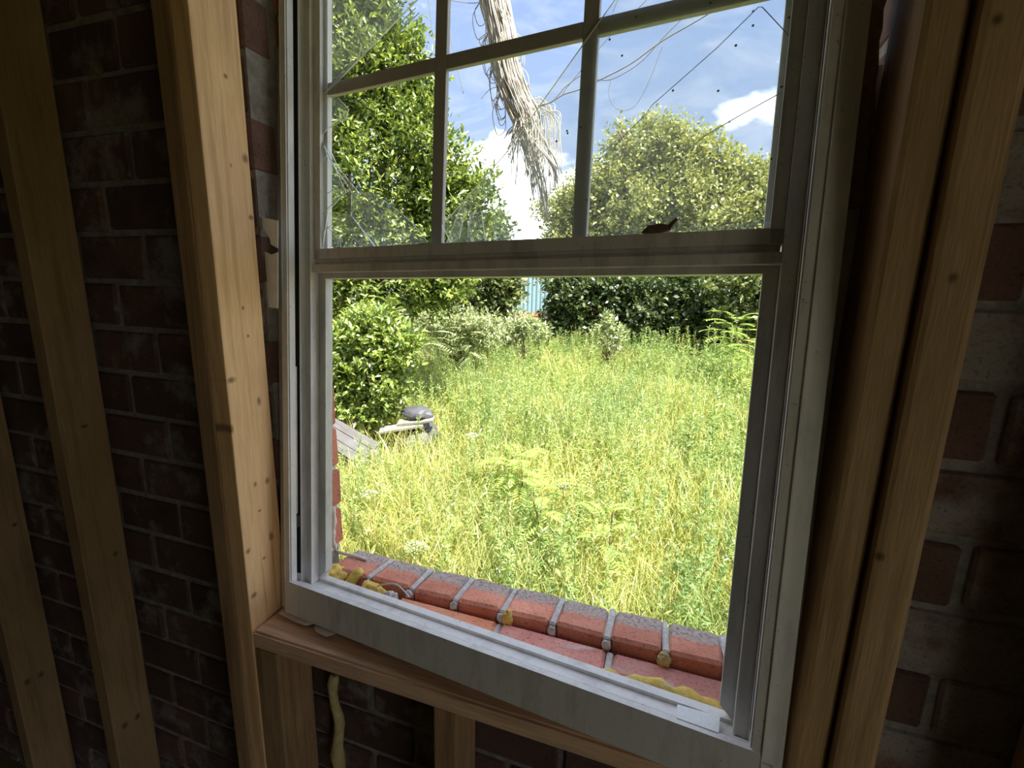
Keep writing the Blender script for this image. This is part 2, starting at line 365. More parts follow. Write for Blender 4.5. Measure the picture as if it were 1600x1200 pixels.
M['grass'] = leaf_mat('grass_blades', [(0.0, (0.22, 0.29, 0.08)), (0.3, (0.45, 0.49, 0.15)), (0.65, (0.63, 0.62, 0.24)), (1.0, (0.80, 0.70, 0.40))], 0.42, 0.05, 0.45,
                      (1.1, (0.62, 0.74, 0.62), (1.12, 1.08, 1.0)))
M['weed'] = leaf_mat('weed_leaves', [(0.0, (0.15, 0.24, 0.08)), (0.5, (0.36, 0.46, 0.15)), (0.92, (0.56, 0.61, 0.24)), (1.0, (0.66, 0.46, 0.26))], 0.42, 0.05, 0.45,
                     (1.0, (0.62, 0.76, 0.72), (1.12, 1.1, 0.95)))
M['privet'] = leaf_mat('glossy_leaves', [(0.0, (0.08, 0.12, 0.03)), (0.5, (0.17, 0.24, 0.05)), (0.85, (0.34, 0.42, 0.07)), (1.0, (0.55, 0.58, 0.12))], 0.33, 0.065, 0.38)
M['shrub'] = leaf_mat('shrub_leaves', [(0.0, (0.13, 0.20, 0.04)), (0.5, (0.27, 0.37, 0.07)), (1.0, (0.48, 0.56, 0.13))], 0.35, 0.12, 0.35)
M['oak'] = leaf_mat('oak_leaves', [(0.0, (0.17, 0.20, 0.06)), (0.6, (0.36, 0.38, 0.11)), (1.0, (0.56, 0.54, 0.18))], 0.32, 0.07, 0.45)
M['olive'] = leaf_mat('olive_leaves', [(0.0, (0.07, 0.10, 0.03)), (0.6, (0.15, 0.19, 0.05)), (1.0, (0.28, 0.30, 0.10))], 0.3, 0.06, 0.5)
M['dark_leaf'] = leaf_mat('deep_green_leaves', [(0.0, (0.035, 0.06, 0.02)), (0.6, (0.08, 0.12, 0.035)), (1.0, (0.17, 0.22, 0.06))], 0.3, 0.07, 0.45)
M['silver'] = leaf_mat('pale_fern_leaves', [(0.0, (0.24, 0.31, 0.12)), (0.6, (0.40, 0.45, 0.22)), (1.0, (0.56, 0.58, 0.36))], 0.3, 0.08, 0.45)
M['sumac'] = leaf_mat('bright_frond_leaves', [(0.0, (0.20, 0.34, 0.06)), (0.6, (0.36, 0.50, 0.09)), (1.0, (0.52, 0.62, 0.16))], 0.38, 0.08, 0.45)

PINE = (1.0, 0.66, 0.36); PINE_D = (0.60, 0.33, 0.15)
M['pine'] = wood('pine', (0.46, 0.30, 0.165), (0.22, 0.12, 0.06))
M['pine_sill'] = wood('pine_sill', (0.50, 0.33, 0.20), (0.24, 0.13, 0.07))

# ------------------------------------------------------------------ room shell
FLOOR = -1.74; CEIL = 1.12; GROUND = -1.60
XL, XR, YB = -2.9, 1.9, -3.2                      # room: left wall, right wall, wall behind the camera
def slab(name, boxes, mat, kind='structure', parent=None):
    mb = MB()
    for a, b in boxes: mb.box(a, b)
    o = mb.build(name, mat, parent)
    if parent is None: o['kind'] = kind
    return o
slab('floor', [((XL - .2, YB - .2, FLOOR - 0.12), (XR + .2, 0.87, FLOOR))], M['floor'])
slab('ceiling', [((XL - .2, YB - .2, CEIL), (XR + .2, 0.90, CEIL + 0.15))], M['roof'])
slab('wall_left', [((XL - 0.2, YB - 0.2, FLOOR), (XL, 0.70, CEIL))], M['plaster'])
slab('wall_right', [((XR, YB - 0.2, FLOOR), (XR + 0.2, -1.7, CEIL)), ((XR, -0.45, FLOOR), (XR + 0.2, 0.70, CEIL)),
                    ((XR, -1.7, 0.35), (XR + 0.2, -0.45, CEIL))], M['plaster'])      # an open doorway to the yard lights the room from the right
slab('wall_front', [((XL, YB - 0.2, FLOOR), (XR, YB, CEIL))], M['plaster'])

def portal(loc, rot, sx, sy):
    d = bpy.data.lights.new('daylight_portal', 'AREA'); d.shape = 'RECTANGLE'; d.size = sx; d.size_y = sy
    d.cycles.is_portal = True; d.energy = 1
    o = bpy.data.objects.new('daylight_portal', d); o.location = loc; o.rotation_euler = rot; COL.objects.link(o); return o
portal((-0.26, 0.90, 0.05), (math.radians(-90), 0, 0), 1.05, 1.5)
portal((XR + 0.1, -1.075, -0.70), (0, math.radians(90), 0), 2.09, 1.25)

# ---- the brick wall with the window in it
OX0, OX1 = -0.718, 0.200          # masonry opening
OZ0, OZ1 = -0.72, 0.74
WY0, WY1 = 0.700, 0.872
def brick_mesh(name, sx, sy, sz, bev, seed, jit=0.0012):
    rnd = random.Random(seed)
    bm = bmesh.new(); bmesh.ops.create_cube(bm, size=1.0)
    for v in bm.verts: v.co = Vector((v.co.x * sx + rnd.uniform(-jit, jit), v.co.y * sy, v.co.z * sz + rnd.uniform(-jit, jit)))
    bmesh.ops.bevel(bm, geom=list(bm.edges), offset=bev, segments=1, affect='EDGES')
    me = bpy.data.meshes.new(name); bm.to_mesh(me); bm.free(); return me

wall = empty('wall_back', (0, 0.70, FLOOR)); wall['kind'] = 'structure'
bpy.context.view_layer.update()
def wchild(name, me, mat, loc, parent):
    o = mobj(name, me, mat, parent); p = parent.location
    o.location = (loc[0] - p.x, loc[1] - p.y, loc[2] - p.z); return o
mb = MB(); r = 0.006
for a, b in [((XL - 0.2, WY0 + r, FLOOR - 0.1), (OX0 - 0.012, WY1 - r, CEIL + 0.1)), ((OX1 + 0.012, WY0 + r, FLOOR - 0.1), (XR + 0.2, WY1 - r, CEIL + 0.1)),
             ((OX0 - 0.012, WY0 + r, FLOOR - 0.1), (OX1 + 0.012, WY1 - r, OZ0 - 0.012)), ((OX0 - 0.012, WY0 + r, OZ1), (OX1 + 0.012, WY1 - r, CEIL + 0.1))]:
    mb.box(a, b)
me = mb.mesh('mortar_bed'); wchild('mortar_bed', me, M['mortar_in'], (0, 0, 0), wall)

BP, CP = 0.2025, 0.0984
bv = [brick_mesh('brick_%d' % i, 0.190, 0.06, 0.0865, 0.004, i) for i in range(5)]
bvr = [brick_mesh('brick_s%d' % i, 0.190, 0.06, 0.0865, 0.004, 20 + i) for i in range(4)]
for m_ in bv: m_.materials.append(M['brick_in'])
for m_ in bvr: m_.materials.append(M['brick_right'])
rnd = random.Random(4)
z0 = -0.992 + CP / 2
rest = MB()
for k in range(-7, 22):
    zc = z0 + k * CP
    off = 0.0 if k % 2 else BP / 2
    for i in range(-11, 13):
        xc = -0.73 - BP / 2 + i * BP + off + 0.0
        x0_, x1_ = xc - 0.095, xc + 0.095
        below = zc + 0.044 < OZ0
        if not below and x1_ > OX0 - 0.008 and x0_ < OX1 + 0.008:
            # cut bricks that end at the opening
            if x0_ < OX0 - 0.07: w0, w1 = x0_, OX0 - 0.010
            elif x1_ > OX1 + 0.07: w0, w1 = OX1 + 0.010, x1_
            else: continue
            me = brick_mesh('brick_cut', w1 - w0, 0.06, 0.0865, 0.004, 100 + k * 20 + i); xc = (w0 + w1) / 2
            mt = M['brick_cut']
        else:
            if x1_ < -2.15 or x0_ > 0.72 or zc > 0.62 or zc < -1.55 or (zc < -1.12 and x0_ > -0.75):      # farther bricks, outside the picture
                if XL < x0_ and x1_ < XR: rest.box((x0_, WY0, zc - 0.0432), (x1_, WY0 + 0.06, zc + 0.0432))
                continue
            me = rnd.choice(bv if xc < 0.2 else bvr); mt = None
        wchild('brick', me, mt, (xc, WY0 + 0.03 + rnd.uniform(-0.002, 0.003), zc + rnd.uniform(-0.0015, 0.0015)), wall)

o = wchild('brick_courses', rest.mesh('brick_courses'), M['brick_in'], (0, 0, 0), wall); o['kind'] = 'stuff'

# ---- outer brick sill: a row of headers, tilted outwards, with mortar joints
sill = empty('trim_1', (OX0, 0.775, -0.72)); sill['kind'] = 'structure'
JX = [-0.062 + 0.1035 * k for k in range(-6, 4)]
hdr = [brick_mesh('brick_h%d' % i, 0.0905, 0.098, 0.086, 0.006, 40 + i, 0.003) for i in range(4)]
for m_ in hdr: m_.materials.append(M['brick_sill'])
JX[0] = -0.690
tilt = math.radians(-6)
for i in range(len(JX) - 1):
    xc = (JX[i] + JX[i + 1]) / 2
    me = hdr[i % 4]
    if i == 0: me = brick_mesh('brick_h0', JX[1] - JX[0] - 0.012, 0.098, 0.086, 0.006, 60, 0.002)
    o = wchild('brick', me, M['brick_sill'] if i == 0 else None, (xc, 0.8235, -0.6765 + rnd.uniform(-.002, .002)), sill); o.rotation_euler = (tilt, 0, rnd.uniform(-0.012, 0.012))
for i in range(1, len(JX) - 1):
    me = brick_mesh('joint', 0.0115, 0.098, 0.086, 0.003, 70 + i, 0.002)
    o = wchild('mortar_joint', me, M['mortar'], (JX[i], 0.8225, -0.6775), sill); o.rotation_euler = (tilt, 0, rnd.uniform(-0.03, 0.03))
    lump = lumpy('mortar_drip', 0.009, (0.9, 0.7, 1.1), i * 1.7, M['mortar'], sill, amp=0.4, sub=2); lump.location = Vector((JX[i], 0.772, -0.642)) - sill.location
me = brick_mesh('bed', OX1 - OX0 + 0.1, 0.10, 0.05, 0.002, 5); wchild('mortar_bed', me, M['mortar_in'], ((OX0 + OX1) / 2, 0.82, -0.745), sill)

# ---- inner course of flat bricks just behind the window
inner = empty('trim_2', (OX0, 0.715, -0.72)); inner['kind'] = 'structure'
SX = [-0.497, -0.269, -0.053, 0.163, 0.30]
for i in range(4):
    w = SX[i + 1] - SX[i] - 0.013
    if i == 3: w = 0.05
    me = brick_mesh('brick_f%d' % i, w, 0.055, 0.060, 0.005, 80 + i, 0.002)
    wchild('brick', me, M['brick_orange'] if i == 0 else M['brick_pink'], (SX[i] + 0.0065 + w / 2, 0.7415, -0.678), inner)
for i in (1, 2, 3):
    me = brick_mesh('joint', 0.013, 0.053, 0.058, 0.003, 90 + i, 0.001); wchild('mortar_joint', me, M['mortar'], (SX[i], 0.7405, -0.679), inner)
me = brick_mesh('bed', OX1 - OX0, 0.060, 0.05, 0.002, 6); wchild('mortar_bed', me, M['mortar_in'], ((OX0 + OX1) / 2, 0.740, -0.735), inner)

# ---- brick reveals left and right of the opening
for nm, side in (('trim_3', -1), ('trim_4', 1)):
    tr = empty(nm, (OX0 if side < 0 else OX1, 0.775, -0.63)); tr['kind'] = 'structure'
    for k in range(14):
        zc = -0.625 + 0.0995 * (k + 0.5)
        long = (k % 2 == 0); w = 0.19 if long else 0.092
        me = brick_mesh('brick_j%d' % k, w, 0.095, 0.088, 0.005, 120 + k, 0.002)
        x = OX0 - w / 2 if side < 0 else OX1 + w / 2
        wchild('brick', me, M['brick_jamb'] if side < 0 else M['brick_cut'], (x + rnd.uniform(-.0015, .0015), 0.8245, zc), tr)  # right reveal brick and mortar coloured dark: gap shade put into the colour
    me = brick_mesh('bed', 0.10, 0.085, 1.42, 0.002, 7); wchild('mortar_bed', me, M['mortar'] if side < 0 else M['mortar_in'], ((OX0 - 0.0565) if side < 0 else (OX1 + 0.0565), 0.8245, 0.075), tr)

# bead of caulk running down the left reveal and along the sill
mb = MB()
pts = [at(519, 766, 0.80), at(521, 790, 0.80), at(523, 820, 0.80), at(526, 850, 0.80), at(527, 866, 0.80)]
pts = [Vector((OX0 + 0.004, 0.835 + 0.004 * math.sin(i), z)) for i, z in enumerate(np.linspace(-0.515, -0.632, 8))]
mb.tube(spline(pts, 20), [0.0045 + 0.0012 * math.sin(i * 1.3) for i in range(20)], 6)
o = mb.build('caulk_bead', M['caulk'], smooth=True)
tag(o, 'white caulk bead running down the left brick reveal to the sill', 'caulk')
mb = MB(); mb.tube(spline([(-0.712, 0.838, -0.629), (-0.69, 0.832, -0.627), (-0.66, 0.836, -0.629), (-0.625, 0.833, -0.630)], 12), 0.0035, 6)
o = mb.build('caulk_string', M['caulk'], smooth=True); tag(o, 'thin pale caulk string lying on the first sill brick at the left', 'caulk')

# ------------------------------------------------------------------ wall framing
def board(name, x0, x1, y0, y1, z0, z1, mat, label, bev=0.003, group=None, cat='stud', lean=0.0):
    mb = MB(); w, d, h = x1 - x0, y1 - y0, z1 - z0
    n = 14; k = len(mb.v)
    mb.box((-w / 2, -d / 2, 0), (w / 2, d / 2, h))
    o = mb.build(name, mat, None, False, bev, ((x0 + x1) / 2, (y0 + y1) / 2, z0)); tag(o, label, cat, group); return o
SY0, SY1 = 0.602, 0.691
ZB = FLOOR
def kz(z): return z - ZB
jack_knots = [(-0.012, kz(at(380, 478, 0.65)[2]), 0.004, 0.008)]
def kn(px, py, ru, rz):
    # a knot of the left jack stud, on its face at X = -0.725
    d = MH.T @ np.array([px - 800, py - 600, F_PX]); p = d * (-0.725 / d[0]); return (p[1] - (SY0 + SY1) / 2, p[2] - ZB, ru, rz)
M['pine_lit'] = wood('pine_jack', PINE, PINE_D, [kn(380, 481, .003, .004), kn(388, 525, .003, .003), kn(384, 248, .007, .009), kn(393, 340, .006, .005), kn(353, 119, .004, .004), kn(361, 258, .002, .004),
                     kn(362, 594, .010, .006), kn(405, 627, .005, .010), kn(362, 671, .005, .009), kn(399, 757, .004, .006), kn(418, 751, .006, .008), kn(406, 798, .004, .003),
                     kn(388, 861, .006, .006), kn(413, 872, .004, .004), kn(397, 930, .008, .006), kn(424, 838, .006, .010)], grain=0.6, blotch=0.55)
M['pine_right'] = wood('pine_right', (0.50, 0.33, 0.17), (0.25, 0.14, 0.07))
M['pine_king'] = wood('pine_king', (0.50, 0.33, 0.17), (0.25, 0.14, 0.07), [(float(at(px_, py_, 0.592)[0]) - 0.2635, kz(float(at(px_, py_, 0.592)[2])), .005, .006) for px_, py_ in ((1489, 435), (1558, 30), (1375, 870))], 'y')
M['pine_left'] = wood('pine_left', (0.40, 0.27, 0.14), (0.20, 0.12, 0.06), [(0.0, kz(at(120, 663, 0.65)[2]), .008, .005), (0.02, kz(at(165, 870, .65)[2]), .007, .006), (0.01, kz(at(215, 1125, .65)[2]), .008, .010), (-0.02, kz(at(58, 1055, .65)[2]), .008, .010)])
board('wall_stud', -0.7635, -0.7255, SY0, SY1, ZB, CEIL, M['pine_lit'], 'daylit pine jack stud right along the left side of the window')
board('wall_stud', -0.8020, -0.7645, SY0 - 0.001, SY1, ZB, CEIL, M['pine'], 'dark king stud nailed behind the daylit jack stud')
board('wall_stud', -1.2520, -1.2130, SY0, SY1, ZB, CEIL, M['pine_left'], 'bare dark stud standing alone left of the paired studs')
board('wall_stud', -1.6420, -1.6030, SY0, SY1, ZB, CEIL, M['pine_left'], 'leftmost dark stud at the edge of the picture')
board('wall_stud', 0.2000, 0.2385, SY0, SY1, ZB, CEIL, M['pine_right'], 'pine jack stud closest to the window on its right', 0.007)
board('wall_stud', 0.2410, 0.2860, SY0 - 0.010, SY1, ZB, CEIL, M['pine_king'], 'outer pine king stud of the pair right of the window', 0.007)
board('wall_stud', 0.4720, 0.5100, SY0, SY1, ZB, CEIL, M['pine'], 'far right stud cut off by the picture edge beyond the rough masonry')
mbx = MB(); mbx.box((-0.4625, -0.0445, -0.0195), (0.4625, 0.0445, 0.0195))
def sill_wood():
    m = wood('pine_rough_sill', (0.95, 0.66, 0.46), (0.46, 0.26, 0.15)); return m
me = mbx.mesh('rough_sill')
bm = bmesh.new(); bm.from_mesh(me); bmesh.ops.bevel(bm, geom=list(bm.edges), offset=0.0045, segments=2, affect='EDGES')
# grain runs along the board: build it upright and turn it
for v in bm.verts: v.co = Vector((v.co.z, v.co.y, -v.co.x))
bm.to_mesh(me); bm.free()
o = mobj('rough_sill', me, sill_wood(), None, (-0.2625, 0.6465, -0.6905)); o.rotation_euler = (0, math.radians(-90), 0)
tag(o, 'horizontal rough sill board carrying the loose window', 'sill board')
board('cripple_stud', -0.7240, -0.6700, SY0 + 0.001, SY1, ZB, -0.7102, M['pine'], 'short cripple stud under the left end of the rough sill')
board('cripple_stud', -0.3300, -0.2870, SY0 + 0.002, SY1, ZB, -0.7102, M['pine'], 'short cripple stud under the middle of the rough sill')
board('cripple_stud', 0.1600, 0.1985, SY0 + 0.002, SY1, ZB, -0.7102, M['pine'], 'short cripple stud under the right end of the rough sill')
mb = MB(); mb.box((-0.4625, -0.0445, 0), (0.4625, 0.0445, 0.14)); o = mb.build('header_beam', M['pine'], None, False, 0.003, (-0.2625, 0.6465, 0.76)); tag(o, 'pine header beam spanning the studs above the window', 'beam')

# ------------------------------------------------------------------ the window, pulled loose and leaning out of its opening
WO = Vector((-0.72191244, 0.67423355, -0.6657586))
WR = np.array([[0.9938174590, 0.1105147898, -0.0106460997], [-0.1090196069, 0.9895064672, 0.0948244523], [0.0210138889, -0.0930775626, 0.9954370818]])
win = empty('window_1'); win['kind'] = 'structure'
win.matrix_world = Matrix.Translation(WO) @ Matrix(WR.tolist()).to_4x4()
def wl(x, y, yl):
    """photo pixel -> window-local point on the local plane y = yl"""
    d = MH.T @ np.array([x - 800, y - 600, F_PX]); n = WR[:, 1]; o = np.array(WO)
    t = (n @ o + yl) / (n @ d); return WR.T @ (d * t - o)
WW, WH = 0.912, 1.345
for side in (0, 1):
    mb = MB()
    def bx(u0, u1, y0, y1, z0=0.0, z1=WH, m=0):
        a, b = (u0, u1) if side == 0 else (WW - u1, WW - u0); mb.box((a, y0, z0), (b, y1, z1), m)
    bx(0, 0.0245, 0.0, 0.072); bx(0.0235, 0.0365, -0.010, 0.0045); bx(0.0235, 0.0300, 0.0045, 0.012); bx(0.0235, 0.0250, -0.0115, -0.009)
    bx(0.0355, 0.0385, -0.007, 0.006)
    bx(0.0240, 0.0300, 0.012, 0.072); bx(0.0300, 0.0385, 0.0165, 0.030)
    bx(0.0300, 0.0560, 0.030, 0.0332); bx(0.0545, 0.0570, 0.0265, 0.0332)
    bx(0.0300, 0.0573, 0.0332, 0.072)
    bx(-0.028 if side else -0.008, 0.002, 0.058, 0.0605, 0.0, 0.92 if side else WH)  # unseen outer fin, added to block daylight through the right gap; top left open
    mb.build('frame_jamb', M['frame'], win)
    mb = MB()
    a0 = 0.030
    bx(a0, 0.0306, 0.0046, 0.0164, 0.075, WH - 0.02); bx(0.0305, 0.0384, 0.0155, 0.0164, 0.075, WH - 0.02); mb.build('balance_channel', M['dark_slot'], win)
    mb = MB(); zz = 0.205 if side == 0 else 0.30
    bx(0.0300, 0.0345, 0.0075, 0.0130, zz, zz + 0.30); mb.build('balance_spring', M['metal'], win)
    mb = MB(); bx(0.0302, 0.0380, 0.0065, 0.0150, zz - 0.028, zz - 0.004); mb.build('balance_hook', M['dark_slot'], win)
mb = MB()      # sill: front face with a lip, grooved top
mb.prism([(0.0265, -0.012, 0.0), (WW - 0.0265, -0.012, 0.0), (WW - 0.0265, -0.012, 0.066), (WW - 0.030, -0.012, 0.0695), (0.0265, -0.012, 0.0695)], (0, 0.008, 0))
mb.box((0.010, -0.004, 0.0), (WW - 0.010, 0.056, 0.050)); mb.box((0.03, 0.014, 0.05), (WW - 0.03, 0.017, 0.058)); mb.box((0.03, -0.004, 0.05), (WW - 0.03, 0.004, 0.0655))
mb.box((0.0575, 0.046, 0.05), (WW - 0.0575, 0.062, 0.056))
mb.build('frame_sill', M['frame'], win)
mb = MB(); mb.box((0.0, 0.0, WH - 0.04), (WW, 0.072, WH)); mb.box((0.03, -0.01, WH - 0.06), (WW - 0.03, 0.01, WH - 0.02)); mb.build('frame_head', M['frame'], win)
# outer screen frame round the open lower half (mitred bars)
fx0, fx1, fz0, fz1, fw = 0.0575, WW - 0.0575, 0.056, 0.6985, 0.0185
for pts in ([(fx0, fz0), (fx0 + fw, fz0 + fw), (fx0 + fw, fz1 - fw), (fx0, fz1)], [(fx1, fz0), (fx1 - fw, fz0 + fw), (fx1 - fw, fz1 - fw), (fx1, fz1)],
            [(fx0, fz1), (fx0 + fw, fz1 - fw), (fx1 - fw, fz1 - fw), (fx1, fz1)]):
    mb = MB(); mb.prism([(x, 0.046, z) for x, z in pts], (0, 0.018, 0)); mb.build('screen_bar', M['screenframe'], win)
# raised sash
sx0, sx1, sz0, sz1 = 0.0575, 0.8545, 0.690, 1.325
gx0, gx1, gz0, gz1 = 0.0735, 0.8385, 0.735, 1.31
sash = empty('sash', (0, 0, 0), win)
for a, b in ((sx0, gx0), (gx1, sx1)):
    mb = MB(); mb.box((a, 0.0345, gz0 - 0.02), (b, 0.058, sz1)); mb.build('sash_stile', M['sash'], sash, bevel=0.001)
    mb = MB(); q0 = gx0 if a == sx0 else gx1 - 0.007
    mb.box((q0, 0.0462, gz0), (q0 + 0.007, 0.058, gz1)); mb.build('glazing_bead', M['frame'], sash, bevel=0.001)
mb = MB()
mb.box((sx0, 0.0345, 0.7155), (sx1, 0.058, gz0)); mb.box((sx0 + .002, 0.040, 0.703), (sx1 - .002, 0.056, 0.7155)); mb.box((sx0 - 0.002, 0.030, 0.690), (sx1 + 0.002, 0.0455, 0.7045))
mb.box((sx0 + .002, 0.0375, 0.7095), (sx1 - .002, 0.041, 0.7115))
mb.build('sash_rail', M['sash'], sash, bevel=0.0008)
mb = MB(); mb.box((sx0, 0.0345, gz1), (sx1, 0.058, sz1)); mb.build('sash_rail', M['sash'], sash, bevel=0.001)
my0, my1 = 0.0470, 0.0570
for xc in (0.3310, 0.5860):
    mb = MB(); mb.box((xc - 0.0115, my0, gz0), (xc + 0.0115, my1, gz1)); mb.build('muntin', M['muntin'], sash, bevel=0.0015)
zc = 1.0285
for a, b in ((gx0, 0.3195), (0.3425, 0.5745), (0.5975, gx1)):
    mb = MB(); mb.box((a, my0 + .0003, zc - 0.0115), (b, my1 - .0003, zc + 0.0115)); mb.build('muntin', M['muntin'], sash, bevel=0.0015)
# glass: what is left of the broken sheet
GY = 0.042
def glass(name, pix, mat, y=GY, th=0.003, local=False, label=None, parent=sash):
    pts = []
    for q in pix:
        p = (q[0], y, q[1]) if local else wl(q[0], q[1], y)
        pts.append((min(max(p[0], gx0), gx1), y, min(max(p[2], gz0), gz1)))
    mb = MB(); mb.prism(pts, (0, th, 0), 0, 1); o = mb.build(name, [mat, M['edge']], parent)
    if label: o['label'] = label
    return o
e1 = wl(690, 352, GY); e2 = wl(1012, 0, GY); k_ = (e2[0] - e1[0]) / (e2[2] - e1[2])
glass('glass_pane', [(e1[0] + 0.02, gz0), (gx1, gz0), (gx1, gz1), (e1[0] + k_ * (gz1 - e1[2]), gz1), (e1[0] + k_ * 0.10, e1[2] + 0.10 + 0.004), (e1[0], e1[2])], M['glass'], local=True, label='large dirty cracked glass sheet filling the right of the sash')
f1 = wl(508, 142, GY); f2 = wl(650, 0, GY); k2 = (f2[0] - f1[0]) / (f2[2] - f1[2])
glass('glass_shard', [(gx0, f1[2] - .004), (f1[0] + 0.02, f1[2] + 0.02 / k2 - .004), (f2[0], f2[2]), (f2[0] + k2 * (gz1 - f2[2]), gz1), (gx0, gz1)], M['shard'], local=True, label='hazy triangular glass remnant in the upper left of the sash')
for pix in ([(499, 385), (497, 232), (505, 224), (540, 300), (512, 330)],
            [(499, 386), (512, 331), (548, 336), (585, 386)],
            [(549, 303), (580, 300), (612, 322), (642, 346), (668, 378), (586, 385), (548, 336)],
            [(498, 222), (512, 226), (528, 262), (563, 304), (550, 302), (536, 280), (512, 248)],
            [(499, 150), (524, 148), (544, 170), (540, 186), (512, 200), (499, 210)],
            [(697, 380), (717, 372), (727, 324), (720, 322), (704, 362)],
            [(728, 380), (734, 336), (752, 330), (758, 378)],
            [(776, 376), (768, 352), (790, 318), (808, 330), (832, 358), (842, 374)]):
    glass('glass_shard', pix, M['shard'], y=GY + random.Random(pix[0][0] + pix[1][1]).uniform(-0.002, -0.0005), th=0.0022)
def crack(pix, mat, y=GY - 0.0006, r=0.00055, name='crack'):
    mb = MB(); mb.tube([tuple(wl(a, b, y)) for a, b in pix], r, 4); mb.build(name, mat, sash)
crack([(1235, 58), (1191, 11), (1185, 11), (1120, 75), (1018, 165), (1008, 180), (975, 212), (960, 228)], M['crack'])
crack([(1222, 144), (1160, 178), (1105, 210), (1068, 238), (1040, 262)], M['crack'])
crack([(1204, 347), (1150, 352), (1080, 356), (1085, 352)], M['edge'])
crack([(918, 368), (960, 320), (985, 292)], M['edge'])
for pix in ([(499, 262), (512, 240), (540, 300), (516, 322), (499, 340)], [(505, 362), (530, 342), (548, 336), (585, 386)], [(528, 385), (530, 366), (533, 386)], [(560, 386), (575, 362), (590, 384)],
            [(608, 372), (618, 360), (632, 378)], [(510, 352), (522, 366), (532, 386)], [(499, 310), (522, 296), (540, 284)], [(714, 378), (726, 326)], [(729, 378), (736, 338)], [(768, 352), (776, 377)], [(545, 385), (552, 372), (568, 386)],
            [(650, 12), (600, 60), (560, 92), (530, 120), (512, 140)], [(655, 20), (625, 48), (585, 90), (550, 120)]):
    crack(pix, M['edge'], r=0.00075)
# rotted fibre tuft caught in the shards
mb = MB(); rr_ = random.Random(3)
for i in range(9):
    x = 540 + rr_.uniform(-8, 8); pts = [wl(x + rr_.uniform(-12, 8), 268 + rr_.uniform(-8, 8), .038), wl(x + rr_.uniform(-3, 3), 285, .036), wl(x + 2 + rr_.uniform(-3, 3), 310, .036), wl(x + rr_.uniform(-4, 4), 330 + rr_.uniform(0, 25), .038)]
    mb.tube(spline(pts, 8), 0.0006, 4)
o = mb.build('fibre_tuft', M['strand']); o.matrix_world = win.matrix_world.copy(); tag(o, 'small white fibre tuft hanging on the broken glass at lower left', 'fibre'); o['kind'] = 'stuff'
# sticker, screw marks, dead leaf
mb = MB(); pts = [(0.782, 0.0, 0.0670), (0.836, 0.0, 0.0670), (0.838, 0.042, 0.0590), (0.780, 0.036, 0.0590)]
mb.prism(pts, (0, 0, 0.0012)); o = mb.build('paper_scrap', M['sticker']); o.matrix_world = win.matrix_world.copy(); tag(o, 'torn white paper scrap at the right end of the window sill', 'paper')
p = wl(1032, 357, 0.036)
mb = MB(); q = [Vector((p[0] + dx, 0.033 + 0.003 * math.sin(dx * 200), gz0 + 0.001 + dz)) for dx, dz in ((-.026, .001), (-.016, .010), (0, .011), (.010, .010), (.020, .018), (.022, .015), (.012, .003), (0, 0.0), (-.014, 0.0))]
mb.prism([tuple(v) for v in q], (0, 0.010, 0)); o = mb.build('dead_leaf', M['leaf_dead']); o.matrix_world = win.matrix_world.copy(); tag(o, 'curled dead brown leaf lying on the sash rail', 'leaf')

# white sheet-metal flashing tabs
def plate(name, pts, th, mat, label, cat='flashing', bend=None):
    mb = MB(); mb.prism([tuple(p) for p in pts], (0, 0, th)); o = mb.build(name, mat); tag(o, label, cat); return o
zf = -0.6685
plate('flashing_tab', [(-0.716, 0.668, zf), (-0.712, 0.655, zf + .001), (-0.655, 0.644, zf + .004), (-0.632, 0.643, zf + .005), (-0.622, 0.652, zf + .004), (-0.618, 0.685, zf), (-0.70, 0.69, zf)], 0.0012, M['flash'], 'long white flashing tab poking out under the window corner')
plate('flashing_tab', [(-0.616, 0.648, zf + .002), (-0.600, 0.636, zf + .004), (-0.572, 0.631, zf + .006), (-0.560, 0.650, zf + .003), (-0.556, 0.685, zf), (-0.612, 0.685, zf)], 0.0012, M['flash'], 'shorter white flashing tab beside the long one on the sill board')
def vplate(name, pix, Y, th, label):
    mb = MB(); mb.prism([tuple(at(a, b, Y)) for a, b in pix], (0, th, 0)); o = mb.build(name, M['flash']); tag(o, label, 'flashing'); return o
vplate('flashing_strip', [(409, 339), (434, 345), (434, 388), (423, 382), (421, 372), (411, 356)], 0.7105, 0.0012, 'upper torn white flashing piece between jack stud and window')
vplate('flashing_strip', [(410, 391), (424, 398), (434, 394), (434, 482), (418, 480), (411, 430)], 0.7105, 0.0012, 'lower white flashing piece between jack stud and window')

# foam, drips and small rubble
lumpy_specs = [
 ('foam_lump', 0.05, (0.80, 0.62, 0.60), 1.0, 'foam', (-0.668, 0.770, -0.650), 'rounded yellow foam lump in the left corner of the brick sill', 'foam'),
 ('foam_lump', 0.04, (0.85, 0.55, 0.60), 2.3, 'foam', (-0.556, 0.754, -0.650), 'second yellow foam lump beside the orange brick', 'foam'),
 ('rubble_lump', 0.018, (1.0, 0.9, 0.9), 5.1, 'mortar', (-0.508, 0.748, -0.645), 'grey mortar lump between yellow foam and orange brick', 'rubble'),
 ('foam_lump', 0.016, (0.7, 0.6, 1.1), 4.4, 'foam', (-0.255, 0.772, -0.640), 'small yellow foam crumb in the gap behind the orange brick', 'foam'),
 ('foam_lump', 0.014, (0.8, 0.6, 1.0), 6.4, 'foam_pale', (0.040, 0.769, -0.640), 'pale foam crumb at the last header joint on the right', 'foam'),
]
for n_, r_, s_, sd_, mt_, lc_, lb_, ct_ in lumpy_specs:
    o = lumpy(n_, r_, s_, sd_, M[mt_], None, lc_, 0.28, 2.2, 4); tag(o, lb_, ct_)
